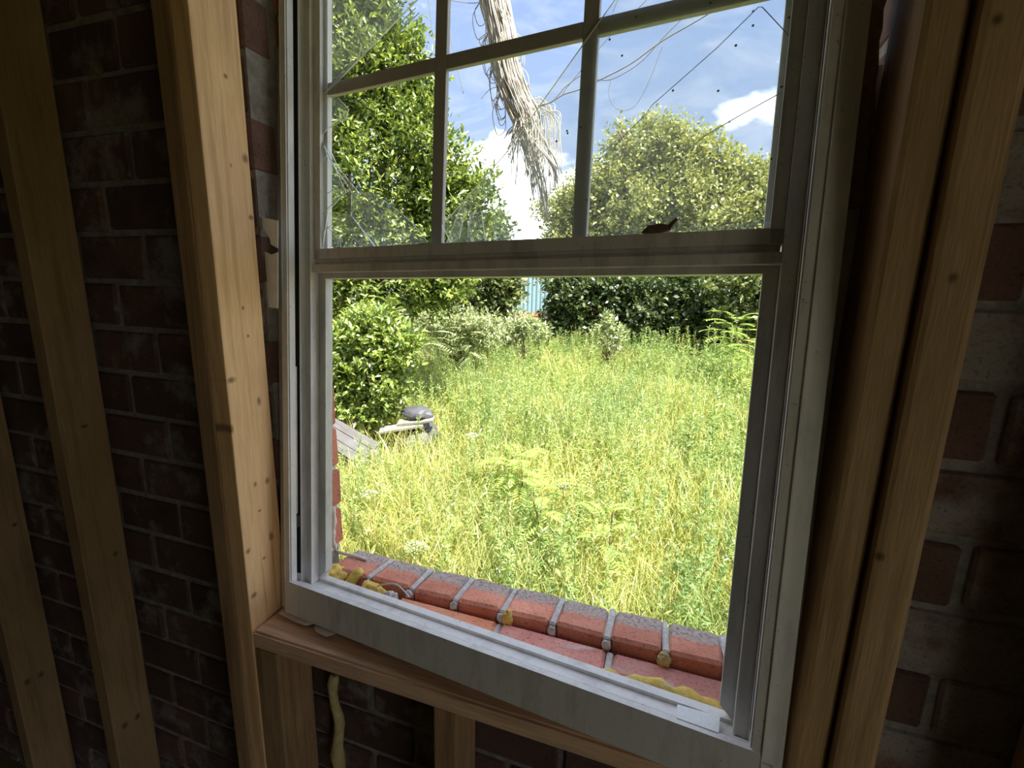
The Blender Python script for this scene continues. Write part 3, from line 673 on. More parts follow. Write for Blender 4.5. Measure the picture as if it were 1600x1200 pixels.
mb = MB(); mb.tube(spline([(-0.635, 0.748, -0.690), (-0.628, 0.760, -0.662), (-0.615, 0.776, -0.636), (-0.604, 0.786, -0.622)], 10), [0.014, 0.014, 0.013, 0.013, 0.012, 0.013, 0.012, 0.012, 0.011, 0.007], 7)
o = mb.build('foam_finger', M['foam'], smooth=True); tag(o, 'finger of yellow foam leaning up against the header bricks', 'foam')
mb = MB(); pts = [Vector((x, 0.7115 + 0.004 * math.sin(x * 40) - 0.03 * max(0, x + 0.1), -0.652 + 0.003 * math.sin(x * 90))) for x in np.linspace(-0.14, 0.17, 26)]
mb.tube(pts, [0.006 + 0.010 * min(1, i / 12) + 0.003 * math.sin(i * 1.9) for i in range(26)], 8)
o = mb.build('foam_strip', M['foam'], smooth=True); tag(o, 'long yellow foam bead squeezed along the pink brick behind the sill', 'foam')
mb = MB(); pts = [at(522, 1056, .690), at(520, 1075, .690), at(523, 1100, .689), at(530, 1125, .689), at(529, 1150, .688), at(527, 1175, .688), at(531, 1200, .689), at(532, 1240, .690)]
mb.tube(spline(pts, 26), [0.009, 0.011, 0.012, 0.011, 0.010, 0.009, 0.009, 0.009, 0.010, 0.010, 0.011, 0.011, 0.012, 0.011, 0.011, 0.012, 0.012, 0.013, 0.015, 0.015, 0.014, 0.013, 0.012, 0.011, 0.011, 0.01], 8)
o = mb.build('foam_drip', M['foam_pale'], smooth=True); tag(o, 'pale yellow foam drip hanging down the brick below the sill board', 'foam')
mb = MB(); pts = [at(1374, -60, .695), at(1368, 0, .695), at(1360, 60, .695), at(1352, 150, .695), at(1346, 220, .695), at(1340, 290, .695), at(1335, 325, .695)]
mb.tube(spline(pts, 24), [0.010 + 0.001 * math.sin(i * 2.1) + (0.005 * math.exp(-((i - 20) / 2.2) ** 2)) for i in range(24)], 8)
o = mb.build('foam_ridge', M['foam_old'], smooth=True); tag(o, 'brown aged foam ridge in the gap right of the window', 'foam')
# bent wire on the sill
mb = MB(); mb.tube(spline([at(585, 918, .757), at(600, 913, .757), at(618, 913, .76), at(630, 922, .76), at(640, 934, .757)], 16), 0.0016, 6)
o = mb.build('wire_loop', M['metal'], smooth=True); tag(o, 'bent grey wire between foam lump and header bricks', 'wire')
# glass splinters on the brick sill
for pts, z, lb in (([(-0.138, .752), (-0.09, .760), (-0.082, .757), (-0.112, .746), (-0.136, .742)], -.6465, 'clear glass splinter lying across the pink bricks'),
                   ([(-0.055, .722), (0.010, .712), (0.016, .708), (-0.030, .716)], -.640, 'long glass splinter on the yellow foam bead'),
                   ([(0.034, .716), (0.052, .720), (0.058, .708), (0.040, .704)], -.637, 'chunky glass chip on the foam near the right end'),
                   ([(-0.40, .722), (-0.352, .722), (-0.345, .716), (-0.39, .715)], -.646, 'thin glass sliver on the orange brick'),
                   ([(-0.655, .785), (-0.625, .79), (-0.605, .782), (-0.640, .772)], -.632, 'glass splinter behind the left foam lump')):
    mb = MB(); mb.prism([(a, b, z) for a, b in pts], (0, 0, 0.003)); o = mb.build('glass_splinter', [M['shard'], M['edge']]); tag(o, lb, 'glass')

# ------------------------------------------------------------------ frayed bundle hanging outside from the eave
YBN = 1.25
rs = random.Random(11)
def bundle_pt(x, y, off=0.0): return Vector(at(x, y, YBN + off))
core = [(742, -330), (752, -180), (763, -60), (772, 0), (783, 50), (790, 100), (804, 145), (820, 180)]
wid = [20, 21, 22, 22, 22, 22, 23, 25]
bun = empty('frayed_bundle', bundle_pt(742, -330))
tag(bun, 'thick frayed bundle of bleached strands hanging outside the broken panes', 'rope')
def local(p): return tuple(Vector(p) - bun.location)
mb = MB()
cp = spline([bundle_pt(x, y) for x, y in core], 18)
mb.tube([local(p) for p in cp], [0.019 - 0.0004 * i for i in range(13)] + [0.012, 0.010, 0.008, 0.005, 0.003], 8); o = mb.build('bundle_core', M['strand_core'], bun, smooth=True)
mb = MB()
tufts = [(795, 255, 14), (803, 300, 8), (815, 262, 20), (826, 285, 10), (833, 318, 6), (842, 250, 12), (846, 338, 9), (855, 352, 5), (812, 225, 12), (836, 240, 14), (870, 300, 6)]
for i in range(210):
    a = rs.uniform(-1, 1); dep = rs.uniform(-1, 1) * math.sqrt(max(0.0, 1 - a * a)) * 0.036
    start = 0 if rs.random() < 0.6 else rs.randint(0, 5); goes_on = rs.random() < 0.62; end = len(core) if goes_on else rs.randint(6, 8)
    pts = []
    for k in range(start, end):
        x, y = core[k]; wv = wid[k] * (a + rs.uniform(-0.14, 0.14)); pts.append(bundle_pt(x + wv, y + rs.uniform(-6, 6), dep + rs.uniform(-.006, .006)))
    if goes_on:
        tx, ty, tw = rs.choice(tufts); ty -= rs.uniform(0, 45); x, y = core[-1]; x += wid[-1] * a
        ex = tx + rs.uniform(-tw, tw) * 0.5
        for t in (0.4, 0.75, 1.0): pts.append(bundle_pt(x + (ex - x) * min(1, t * 1.15) + rs.uniform(-2.5, 2.5), y + (ty - y) * t, dep + rs.uniform(-.008, .008)))
    if len(pts) >= 2: mb.tube([local(p) for p in spline(pts, 3 * len(pts))], rs.uniform(0.0007, 0.0017), 4)
# outer loops
for i in range(34):
    side = -1 if rs.random() < 0.6 else 1; k = rs.randint(1, 6); x, y = core[k]; x += side * wid[k] * 0.9
    w_ = rs.uniform(4, 16) * side; h_ = rs.uniform(25, 70)
    pts = [bundle_pt(x, y), bundle_pt(x + w_, y + h_ * 0.45), bundle_pt(x + w_ * 0.8 + 4, y + h_), bundle_pt(x + 6, y + h_ * 0.9), bundle_pt(x + 6, y + h_ * 0.5)]
    mb.tube([local(p) for p in spline(pts, 16)], 0.0010, 4)
# right-hand tufts
for i in range(20):
    x0 = rs.uniform(850, 875); y0 = rs.uniform(160, 185)
    pts = [bundle_pt(835 + rs.uniform(-8, 8), 165 + rs.uniform(-15, 20)), bundle_pt(x0, y0), bundle_pt(x0 + rs.uniform(-8, 6), y0 + 40), bundle_pt(x0 + rs.uniform(-22, 12), y0 + rs.uniform(70, 125))]
    mb.tube([local(p) for p in spline(pts, 12)], rs.uniform(0.0006, 0.0012), 4)
o = mb.build('strands', M['strand'], bun, smooth=True); o['kind'] = 'stuff'
def cord(pix, r, label, Y=1.25, name='loose_cord'):
    mb = MB(); p0 = Vector(at(*pix[0], Y)); mb.tube([tuple(Vector(at(a, b, Y + 0.02 * math.sin(i))) - p0) for i, (a, b) in enumerate(pix)] if len(pix) < 3 else [tuple(p - p0) for p in spline([at(a, b, Y) for a, b in pix], 7 * len(pix))], r, 5)
    o = mb.build(name, M['cord'], smooth=True, loc=p0); tag(o, label, 'cord')
cord([(830, 168), (860, 160), (880, 148), (905, 140), (935, 126), (985, 100), (1035, 64), (1090, 32), (1148, -4)], 0.0016, 'thick pale cord stretched from the bundle to the upper right')
cord([(832, 172), (862, 158), (878, 142), (881, 138), (908, 118), (925, 122), (955, 124), (1000, 98), (1040, 55), (1080, 15), (1092, 0), (1105, -20)], 0.0011, 'thin cord sagging below the thick pale cord')
cord([(878, 150), (885, 138), (912, 105), (950, 60), (990, 20), (1010, 0), (1025, -20)], 0.0009, 'thin strand rising steeply beside the right muntin')
cord([(955, 124), (951, 145), (958, 165), (975, 173), (995, 162), (1015, 125), (1030, 85), (1036, 72)], 0.0007, 'thin looped strand hanging in the right pane')
cord([(958, 18), (965, 0), (975, -25)], 0.0009, 'short thin strand at the top beside the right muntin')
cord([(690, -20), (700, 40), (712, 95), (724, 146)], 0.0009, 'single thin strand hanging left of the bundle')
cord([(668, -10), (676, 50), (682, 85)], 0.0008, 'thin strand hanging at the left muntin')
cord([(700, 0), (735, 5), (760, 2)], 0.0008, 'short strand reaching sideways to the top of the bundle')
cord([(780, 135), (765, 140), (752, 154)], 0.0007, 'short stray fibre sticking out left of the bundle')

# ------------------------------------------------------------------ outdoors: ground
n = 60
gx = np.linspace(-30, 26, n); gy = np.linspace(-20, 45, n); GX, GY_ = np.meshgrid(gx, gy)
GZ = GROUND + 0.05 * np.sin(GX * 0.8 + 1) * np.cos(GY_ * 0.6) * np.clip((GY_ - 1) / 3, 0, 1)
V_ = np.stack([GX, GY_, GZ], -1).reshape(-1, 3); idx = np.arange(n * n).reshape(n, n)
Q = np.stack([idx[:-1, :-1], idx[:-1, 1:], idx[1:, 1:], idx[1:, :-1]], -1).reshape(-1, 4)
o = mobj('ground', np_mesh('ground', V_, Q, smooth=True), M['soil']); o['kind'] = 'structure'
def gz_at(x, y): return GROUND + 0.05 * np.sin(x * 0.8 + 1) * np.cos(y * 0.6) * np.clip((y - 1) / 3, 0, 1)

# ---- leaf clouds
def leaf_quads(C, D, Nn, ln, wd, six=False):
    """C base points, D unit direction, Nn approx normal -> leaf-shaped faces"""
    S = np.cross(D, Nn); S /= np.linalg.norm(S, axis=1, keepdims=True) + 1e-9
    U = np.cross(S, D)
    ln = ln[:, None]; wd = wd[:, None]; k = len(C)
    if not six:
        v = np.stack([C, C + D * ln * 0.5 + S * wd * 0.5, C + D * ln, C + D * ln * 0.5 - S * wd * 0.5], 1)
        return v.reshape(-1, 3), np.arange(4 * k).reshape(k, 4)
    v = np.stack([C, C + D * ln * .32 + S * wd * .5 + U * wd * .16, C + D * ln * .7 + S * wd * .38 + U * wd * .10, C + D * ln - U * ln * .10,
                  C + D * ln * .7 - S * wd * .38 + U * wd * .10, C + D * ln * .32 - S * wd * .5 + U * wd * .16], 1).reshape(-1, 3)
    b = (np.arange(k) * 6)[:, None]
    q = np.concatenate([b + np.array([[0, 1, 2, 3]]), b + np.array([[0, 3, 4, 5]])], 0)
    return v, q
def unit(a): return a / (np.linalg.norm(a, axis=1, keepdims=True) + 1e-9)
def crown(rng, blobs, n_leaves, ln, wd, six=False, per=14, spread=0.10, shell=0.55, fill=0.2, squash=1.0, up=0.5):
    """blobs: (centre xyz, radius); leaves gathered into twigs, mostly in the outer shell"""
    C = np.array([b[0] for b in blobs]); R_ = np.array([b[1] for b in blobs])
    w = R_ ** 2; w = w / w.sum(); nt = n_leaves // per
    bi = rng.choice(len(blobs), nt, p=w)
    d = unit(rng.normal(size=(nt, 3))); rad = 1 - shell * rng.random(nt) ** 2
    inner = rng.random(nt) < fill; rad = np.where(inner, rng.random(nt) ** 0.5 * 0.8, rad)
    lump = 1 + 0.13 * np.sin(d[:, 0] * 5 + bi) + 0.10 * np.sin(d[:, 2] * 7 + bi * 2.1) + 0.08 * np.sin(d[:, 1] * 9 + bi)
    T = C[bi] + d * (R_[bi] * rad * lump)[:, None] * np.array([1, 1, squash])
    ax = unit(d + np.array([0, 0, up]) + 0.5 * rng.normal(size=(nt, 3)))          # twig axis
    t = np.repeat(np.arange(nt), per); u = rng.random(len(t))
    base = T[t] + ax[t] * ((u - 0.3) * spread * 1.6)[:, None] + rng.normal(size=(len(t), 3)) * spread * 0.22
    D = unit(ax[t] * 0.7 + unit(rng.normal(size=(len(t), 3))) * 0.9)
    Nn = unit(np.array([[0, 0, 1.0]]) * 0.9 + d[t] * 0.5 + rng.normal(size=(len(t), 3)) * 0.55)
    sz = rng.uniform(0.7, 1.25, len(t))
    return leaf_quads(base, D, Nn, ln * sz, wd * sz, six), T
def px_blobs(lst, Y, sub=0, seed=0):
    out = []; rg = random.Random(seed)
    for b in lst:
        yy = Y + (b[3] if len(b) > 3 else 0); p = at(b[0], b[1], yy); R_ = b[2] * depth(p) / F_PX; out.append((p, R_ * (0.86 if sub else 1.0)))
        for i in range(sub):                                   # boughs that break the outline
            d = Vector((rg.gauss(0, 1), rg.gauss(0, 1), rg.gauss(0.25, 1))).normalized(); r2 = R_ * rg.uniform(0.22, 0.42)
            out.append((p + np.array(d) * (R_ * rg.uniform(0.70, 0.95)), r2))
    return out
def branches(mb, foot, tips, rng, r0, base):
    foot = Vector(foot)
    for i, tp in enumerate(tips):
        tp = Vector([float(v) for v in tp]); mid = foot.lerp(tp, 0.5) + Vector((rng.normal() * .12, rng.normal() * .12, 0.10 * (tp - foot).length))
        st = foot.lerp(Vector((foot.x, foot.y, tp.z)), 0.25 + 0.3 * rng.random())
        mb.tube([tuple(p - base) for p in spline([st, mid, tp], 8)], [r0 * (1 - 0.11 * k) for k in range(8)], 5)
def tree(name, label, blobs, foot_px, n, ln, wd, mat, seed, cat='tree', group=None, trunk_r=0.10, six=False, per=14, spread=0.10, fill=0.2, shell=0.55, foot=None, up=0.5):
    rng = np.random.default_rng(seed)
    C = np.mean([b[0] for b in blobs], axis=0)
    fx, fy = (C[0], C[1]) if foot is None else foot
    base = Vector((float(fx), float(fy), float(gz_at(fx, fy)) - 0.03))
    root = empty(name, base); tag(root, label, cat, group)
    (v, q), T = crown(rng, blobs, n, ln, wd, six, per, spread, shell, fill, 1.0, up)
    keep_z = v[:, 2].reshape(-1, 6 if six else 4).min(1) > GROUND + 0.02
    k = 6 if six else 4
    if six: keep_q = np.concatenate([keep_z, keep_z])
    else: keep_q = keep_z
    o = mobj('foliage', np_mesh('foliage', v - np.array(base), q[keep_q]), mat, root); o['kind'] = 'stuff'
    mb = MB()
    top = Vector((float(C[0]), float(C[1]), float(C[2])))
    mb.tube([tuple(p - base) for p in spline([base, base.lerp(top, 0.35) + Vector((0.05, 0.03, 0)), top], 9)], [trunk_r * (1.15 - 0.09 * i) for i in range(9)], 8)
    mb.build('trunk', M['bark'], root, smooth=True)
    mb = MB(); sel = rng.choice(len(T), min(26, len(T)), replace=False); branches(mb, base + Vector((0, 0, 0.15 * (top.z - base.z))), [T[i] for i in sel], rng, trunk_r * 0.35, base)
    mb.build('branches', M['bark'], root, smooth=True)
    return root

YL = 4.7
tree('evergreen_tree', 'big glossy evergreen tree filling the left panes', px_blobs([(545, 30, 85), (590, 20, 40), (636, 72, 36), (600, 130, 70), (655, 150, 40), (540, 180, 95), (640, 215, 70), (700, 250, 42), (745, 290, 28), (600, 300, 100), (690, 320, 62), (745, 335, 32), (560, 390, 90), (650, 410, 80), (600, 450, 70), (670, 452, 45), (705, 440, 42), (470, 120, 120, .3), (450, 300, 130, .3), (520, -60, 100), (480, 440, 90)], YL, 4, 2),
     None, 105000, 0.066, 0.026, M['privet'], 1, foot=(float(at(470, 430, 5.0)[0]), 5.0), trunk_r=0.12, six=True, spread=0.13, fill=0.28, up=0.8)
tree('glossy_bush', 'sunlit glossy bush next to the brick reveal under the evergreen tree', px_blobs([(560, 530, 40), (590, 515, 38), (600, 560, 34), (555, 575, 36), (535, 555, 36), (580, 595, 26), (540, 620, 34), (575, 640, 26), (500, 580, 50), (622, 540, 26), (618, 575, 24), (606, 610, 24), (600, 640, 18)], 3.7),
     None, 12500, 0.068, 0.027, M['shrub'], 2, 'bush', trunk_r=0.03, six=True, spread=0.10, fill=0.25, up=0.9)
tree('broadleaf_tree', 'dark broadleaf tree behind the evergreen at the gap', px_blobs([(700, 395, 38), (745, 385, 36), (775, 365, 22), (720, 440, 42), (765, 430, 42), (786, 460, 24), (740, 480, 40), (700, 480, 36), (778, 490, 22)], 9.0),
     None, 22000, 0.12, 0.065, M['olive'], 3, trunk_r=0.14, spread=0.18, fill=0.3)
tree('oak_tree', 'broad sunlit oak with a rounded crown seen through the right panes', px_blobs([(1022, 222, 40), (985, 262, 55), (1060, 255, 55), (1105, 262, 45), (1150, 285, 42), (1195, 300, 45), (940, 300, 46), (905, 320, 38), (875, 345, 34), (1000, 330, 80), (1090, 330, 80), (1170, 355, 65), (1240, 340, 80), (940, 375, 60), (1020, 395, 70), (1110, 395, 70), (890, 395, 45), (868, 420, 30), (1180, 410, 50), (1310, 360, 90), (1270, 280, 50)], 13.0, 5, 3),
     None, 150000, 0.10, 0.06, M['oak'], 4, trunk_r=0.28, spread=0.22, fill=0.15, foot=(0.3, 13.3))
for (pts, Y, mt, nm, lb, nl, sd) in (
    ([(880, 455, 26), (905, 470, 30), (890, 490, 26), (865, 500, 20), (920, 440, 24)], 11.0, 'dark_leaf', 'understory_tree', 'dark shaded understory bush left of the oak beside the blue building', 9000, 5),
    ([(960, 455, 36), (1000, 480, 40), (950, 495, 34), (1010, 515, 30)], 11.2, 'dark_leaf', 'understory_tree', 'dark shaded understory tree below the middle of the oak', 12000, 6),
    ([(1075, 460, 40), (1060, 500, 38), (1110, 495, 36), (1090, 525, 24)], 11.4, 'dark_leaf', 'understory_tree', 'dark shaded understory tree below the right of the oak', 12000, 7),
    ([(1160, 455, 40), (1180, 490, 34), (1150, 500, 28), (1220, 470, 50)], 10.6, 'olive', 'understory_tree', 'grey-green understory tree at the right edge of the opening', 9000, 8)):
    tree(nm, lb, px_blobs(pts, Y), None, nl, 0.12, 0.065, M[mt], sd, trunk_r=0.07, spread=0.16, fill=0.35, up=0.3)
tree('field_bush', 'small upright grey-green bush standing in front of the dark trees', px_blobs([(948, 498, 7), (951, 512, 11), (938, 526, 11), (965, 524, 11), (950, 536, 15)], 8.6), None, 1100, 0.085, 0.035, M['silver'], 9, 'bush', trunk_r=0.02, spread=0.09, up=1.2)
tree('field_bush', 'pale feathery bush at the foot of the left trees', px_blobs([(690, 500, 26), (725, 515, 24), (660, 500, 22), (765, 515, 20), (745, 525, 22)], 6.6), None, 7000, 0.075, 0.022, M['silver'], 10, 'bush', trunk_r=0.02, spread=0.14, up=0.1)
tree('field_bush', 'low reddish-green scrub below the blue building', px_blobs([(815, 505, 16), (840, 515, 16), (795, 520, 18)], 8.4), None, 2600, 0.08, 0.03, M['silver'], 12, 'bush', trunk_r=0.02, spread=0.10, up=0.6)

# ---- fronded saplings: arching pinnate leaves
def frond_plant(name, label, px, py, Y, h, nf, fl, mat, seed, group=None, stem='stem'):
    rng = np.random.default_rng(seed); p = at(px, py, Y); base = Vector((float(p[0]), float(p[1]), float(gz_at(p[0], p[1])) - 0.02)); topz = float(p[2]) - base.z
    root = empty(name, base); tag(root, label, 'sapling', group)
    mb = MB(); top = Vector((rng.normal() * .03, rng.normal() * .03, topz)); mb.tube(spline([(0, 0, 0), tuple(top * 0.5 + Vector((.015, .01, 0))), tuple(top)], 8), [0.008 - 0.0006 * i for i in range(8)], 6); mb.build('stem', M[stem], root, smooth=True)
    for i in range(nf):
        a = i * 2.399 + rng.normal() * .2; zz = topz * (1 - 0.5 * (i / nf)); e = 0.75 - 0.7 * (i / nf)
        dirv = np.array([math.cos(a) * math.cos(e), math.sin(a) * math.cos(e), math.sin(e)]); L_ = fl * rng.uniform(.8, 1.15)
        ts = np.linspace(0.12, 1, 11); pos = np.stack([dirv * (L_ * t) + np.array([0, 0, -0.42 * L_ * t * t]) for t in ts]) + np.array([0, 0, zz])
        tg = unit(np.gradient(pos, axis=0)); sd = unit(np.cross(tg, np.array([[0, 0, 1.0]])))
        C = np.concatenate([pos, pos]); D = unit(np.concatenate([sd + tg * .45, -sd + tg * .45]) + np.array([0, 0, -0.12])); Nn = np.tile(np.array([[0, 0, 1.0]]), (22, 1))
        ll = np.tile(L_ * 0.30 * (1 - 0.6 * np.abs(ts - 0.45)), 2)
        v, q = leaf_quads(C, D, Nn, ll, ll * 0.30)
        o = mobj('frond', np_mesh('frond', v, q), M[mat], root)
for a in (('frond_sapling', 'bright fern-leaved sapling at the right edge in front of the dark trees', 1150, 500, 7.6, 0, 26, 0.50, 'sumac', 21),
          ('frond_sapling', 'second bright fern-leaved sapling just below the taller one at right', 1175, 530, 7.0, 0, 16, 0.42, 'sumac', 22),
          ('frond_sapling', 'pale fern-leaved sapling below the evergreen tree', 668, 497, 6.0, 0, 20, 0.42, 'silver', 23),
          ('frond_sapling', 'pale fern-leaved sapling at the gap between the trees', 735, 505, 6.4, 0, 16, 0.36, 'silver', 24),
          ('frond_sapling', 'slender dark-stemmed fern-leaved sapling in the middle of the field', 812, 712, 2.9, 0, 12, 0.26, 'sumac', 25),
          ('frond_sapling', 'short dark-stemmed fern-leaved sapling near the sill', 852, 764, 2.5, 0, 8, 0.20, 'sumac', 26),
          ('frond_sapling', 'small fern-leaved sapling beside the plain tall weed stem', 945, 800, 2.4, 0, 6, 0.18, 'sumac', 27)):
    frond_plant(*a, stem='stem_dark')

# ---- the overgrown field
rng = np.random.default_rng(77)
def scatter(n, y0, y1, p=1.0):
    Y = y0 + (y1 - y0) * rng.random(n) ** p; lo = -1.05 * Y - 0.3; hi = 0.62 * Y + 0.5
    X = lo + (hi - lo) * rng.random(n); return X, Y
def in_bushes(X, Y):
    # thin growth where the evergreen, the planks and the debris stand
    pl = at_z(560, 690, GROUND + 0.30); db = at_z(645, 650, GROUND + 0.35)
    k = ((X - pl[0]) ** 2 + (Y - pl[1]) ** 2 < 0.14) | ((X - db[0]) ** 2 / 0.10 + (Y - db[1] - 0.05) ** 2 / 0.05 < 1.0)
    sh = at_z(650, 700, GROUND + 0.2)
    return k | (((X - sh[0]) ** 2 + (Y - sh[1]) ** 2 < 0.35) & (rng.random(len(X)) < 0.6))
def grass_mesh(X, Y, h, w, lean, seedv):
    n = len(X); Z = gz_at(X, Y); a = rng.random(n) * 2 * np.pi; b = rng.random(n) * 2 * np.pi
    dx, dy = np.cos(a) * lean * h, np.sin(a) * lean * h; sx, sy = np.cos(b) * w / 2, np.sin(b) * w / 2
    V = np.zeros((n, 7, 3))
    for i, (t, f) in enumerate(((0, 1.0), (0.45, 0.85), (0.8, 0.55))):
        cx = X + dx * t * t; cy = Y + dy * t * t; cz = Z + h * (t - 0.30 * lean * t * t)
        V[:, 2 * i] = np.stack([cx - sx * f, cy - sy * f, cz], 1); V[:, 2 * i + 1] = np.stack([cx + sx * f, cy + sy * f, cz], 1)
    V[:, 6] = np.stack([X + dx, Y + dy, Z + h * (1 - 0.42 * lean)], 1)
    b0 = (np.arange(n) * 7)[:, None]
    q = np.concatenate([b0 + np.array([[0, 1, 3, 2]]), b0 + np.array([[2, 3, 5, 4]])]); t = b0 + np.array([[4, 5, 6]])
    return V.reshape(-1, 3), q, t
parts = []
for (n, y0, y1, h0, h1, w0, w1, ln) in ((34000, 1.05, 3.2, 0.22, 0.50, 0.0035, 0.007, 0.75), (46000, 2.8, 7.0, 0.28, 0.60, 0.006, 0.011, 0.65), (42000, 6.5, 13.5, 0.30, 0.62, 0.012, 0.022, 0.55)):
    X, Y = scatter(n, y0, y1, 0.8); k = ~in_bushes(X, Y) | (rng.random(n) < 0.12); X, Y = X[k], Y[k]; n = len(X)
    hn = 0.78 + 0.28 * np.sin(X * 2.1 + 0.7 * Y) * np.sin(Y * 1.7 + 0.3)
    parts.append(grass_mesh(X, Y, rng.uniform(h0, h1, n) * hn, rng.uniform(w0, w1, n), rng.uniform(0.2, 1.0, n) * ln, 0))
V_ = []; Q = []; T_ = []; off = 0
for v, q, t in parts: V_.append(v); Q.append(q + off); T_.append(t + off); off += len(v)
o = mobj('field_grass', np_mesh('field_grass', np.concatenate(V_), np.concatenate(Q), np.concatenate(T_)), M['grass'])
tag(o, 'tall yellow-green grass covering the overgrown field', 'grass', kind='stuff')

def weed_arrays(X, Y, h, nl, leaf, spread=1.0):
    """upright leafy stems: narrow leaves all the way up"""
    n = len(X); Z = gz_at(X, Y); t = rng.random((n, nl)) ** 0.75; t = 0.25 + 0.75 * t
    lx = rng.normal(size=n) * 0.10; ly = rng.normal(size=n) * 0.10
    C = np.stack([X[:, None] + lx[:, None] * h[:, None] * t ** 2, Y[:, None] + ly[:, None] * h[:, None] * t ** 2, Z[:, None] + h[:, None] * t], -1).reshape(-1, 3)
    a = rng.random(n * nl) * 2 * np.pi; e = rng.uniform(0.0, 0.9, n * nl)
    D = np.stack([np.cos(a) * np.cos(e), np.sin(a) * np.cos(e), np.sin(e)], 1)
    Nn = unit(np.array([[0, 0, 1.0]]) + 0.35 * rng.normal(size=(n * nl, 3)))
    l = np.repeat(leaf, nl) * rng.uniform(0.6, 1.2, n * nl) * (1.15 - 0.55 * t.ravel())
    v, q = leaf_quads(C, D, Nn, l, l * 0.24 * spread)
    sw = 0.004 + 0.0006 * Y
    b = np.stack([np.stack([X - sw / 2, Y, Z], 1), np.stack([X + sw / 2, Y, Z], 1), np.stack([X + lx * h + sw / 6, Y + ly * h, Z + h], 1), np.stack([X + lx * h - sw / 6, Y + ly * h, Z + h], 1)], 1).reshape(-1, 3)
    qs = np.arange(4 * n).reshape(n, 4) + len(v)
    return np.concatenate([v, b]), np.concatenate([q, qs])
vv = []; qq = []; off = 0
for (n, y0, y1, h0, h1, nl, lf) in ((800, 1.7, 4.0, 0.32, 0.58, 40, 0.055), (2600, 3.6, 7.5, 0.42, 0.74, 36, 0.065), (3600, 6.8, 13.5, 0.45, 0.88, 30, 0.085)):
    X, Y = scatter(n, y0, y1, 0.8); k = ~in_bushes(X, Y); X, Y = X[k], Y[k]; n = len(X)
    v, q = weed_arrays(X, Y, rng.uniform(h0, h1, n) * (0.85 + 0.2 * np.sin(X * 1.3) * np.cos(Y * 0.9)), nl, np.full(n, lf)); vv.append(v); qq.append(q + off); off += len(v)
o = mobj('field_weeds', np_mesh('field_weeds', np.concatenate(vv), np.concatenate(qq)), M['weed'])
tag(o, 'dense leafy weeds growing through the field grass', 'weeds', kind='stuff')

# single tall weeds that stand out
def weed_mesh(seed, h=1.0, nl=60, lf=0.10):
    global rng
    keep = rng; rng = np.random.default_rng(seed)
    t = np.linspace(0.15, 1, nl); a = np.arange(nl) * 2.399 + rng.normal(size=nl) * .3; e = rng.uniform(0.2, 0.9, nl)
    C = np.stack([0.03 * np.sin(t * 3 + seed), 0.03 * np.cos(t * 2 + seed), h * t], 1); D = np.stack([np.cos(a) * np.cos(e), np.sin(a) * np.cos(e), np.sin(e)], 1)
    l = lf * rng.uniform(.75, 1.15, nl) * (1.2 - 0.75 * t); v, q = leaf_quads(C, D, unit(np.array([[0, 0, 1.0]]) + .2 * rng.normal(size=(nl, 3))), l, l * 0.20, True)
    leaf = np_mesh('leaves', v, q); leaf.materials.append(M['weed'])
    mb = MB(); mb.tube([(0.03 * math.sin(t_ * 3 + seed), 0.03 * math.cos(t_ * 2 + seed), h * t_) for t_ in np.linspace(0, 1, 8)], [0.006 - 0.0006 * i for i in range(8)], 5); st = mb.mesh('stem', True); st.materials.append(M['stem'])
    rng = keep; return leaf, st
WV = [weed_mesh(s, 1.0, 64, 0.13) for s in (1, 2, 3, 4)]
tall = [(545, 790, 2.05, 'leafy tall weed rising nearest the left brick reveal'), (563, 700, 2.75, 'tall horseweed in front of the weathered planks'), (575, 690, 2.9, 'thin tall weed just right of the weathered planks end'),
        (600, 770, 2.3, 'tall weed with drooping leaves left of the pale flower heads'), (915, 730, 2.7, 'bare-stemmed tall weed right of the dark-stemmed saplings'), (978, 690, 3.0, 'tall weed standing alone right of the field centre'),
        (740, 700, 2.9, 'bushy tall weed above the shaded clump in the field middle'), (1000, 640, 3.6, 'tall blue-green weed right of the centre in mid field'), (1090, 600, 4.2, 'tall weed near the right of the opening in mid field'),
        (1130, 590, 4.0, 'tall weed close to the right frame bar'), (640, 590, 4.6, 'tall weed behind the grey debris'), (700, 560, 5.2, 'tall weed at the left of the far field edge')]
for i, (px, py, Y, lb) in enumerate(tall):
    p = at(px, py, Y); g = float(gz_at(p[0], p[1])); h = float(p[2]) - g
    root = empty('tall_weed', (p[0], p[1], g)); root.scale = (max(.6, h), max(.6, h), h); root.rotation_euler = (0, 0, i * 1.3); tag(root, lb, 'weed', 'single tall weeds in the field')
    lf, st = WV[i % 4]; link(bpy.data.objects.new('leaves', lf), root); link(bpy.data.objects.new('stem', st), root)
for i in range(34):
    px = 830 + (i * 97) % 345; Y = 8.0 + (i * 0.37) % 3.2; py = 508 + (i * 13) % 16
    p = at(px, py, Y); g = float(gz_at(p[0], p[1])); h = float(p[2]) - g
    root = empty('tall_weed', (p[0], p[1], g)); root.scale = (h * 1.1, h * 1.1, h); root.rotation_euler = (0, 0, i * 0.7); tag(root, 'spire of tall weed along the far edge of the field', 'weed', 'weed spires along the far field edge')
    lf, st = WV[i % 4]; link(bpy.data.objects.new('leaves', lf), root); link(bpy.data.objects.new('stem', st), root)

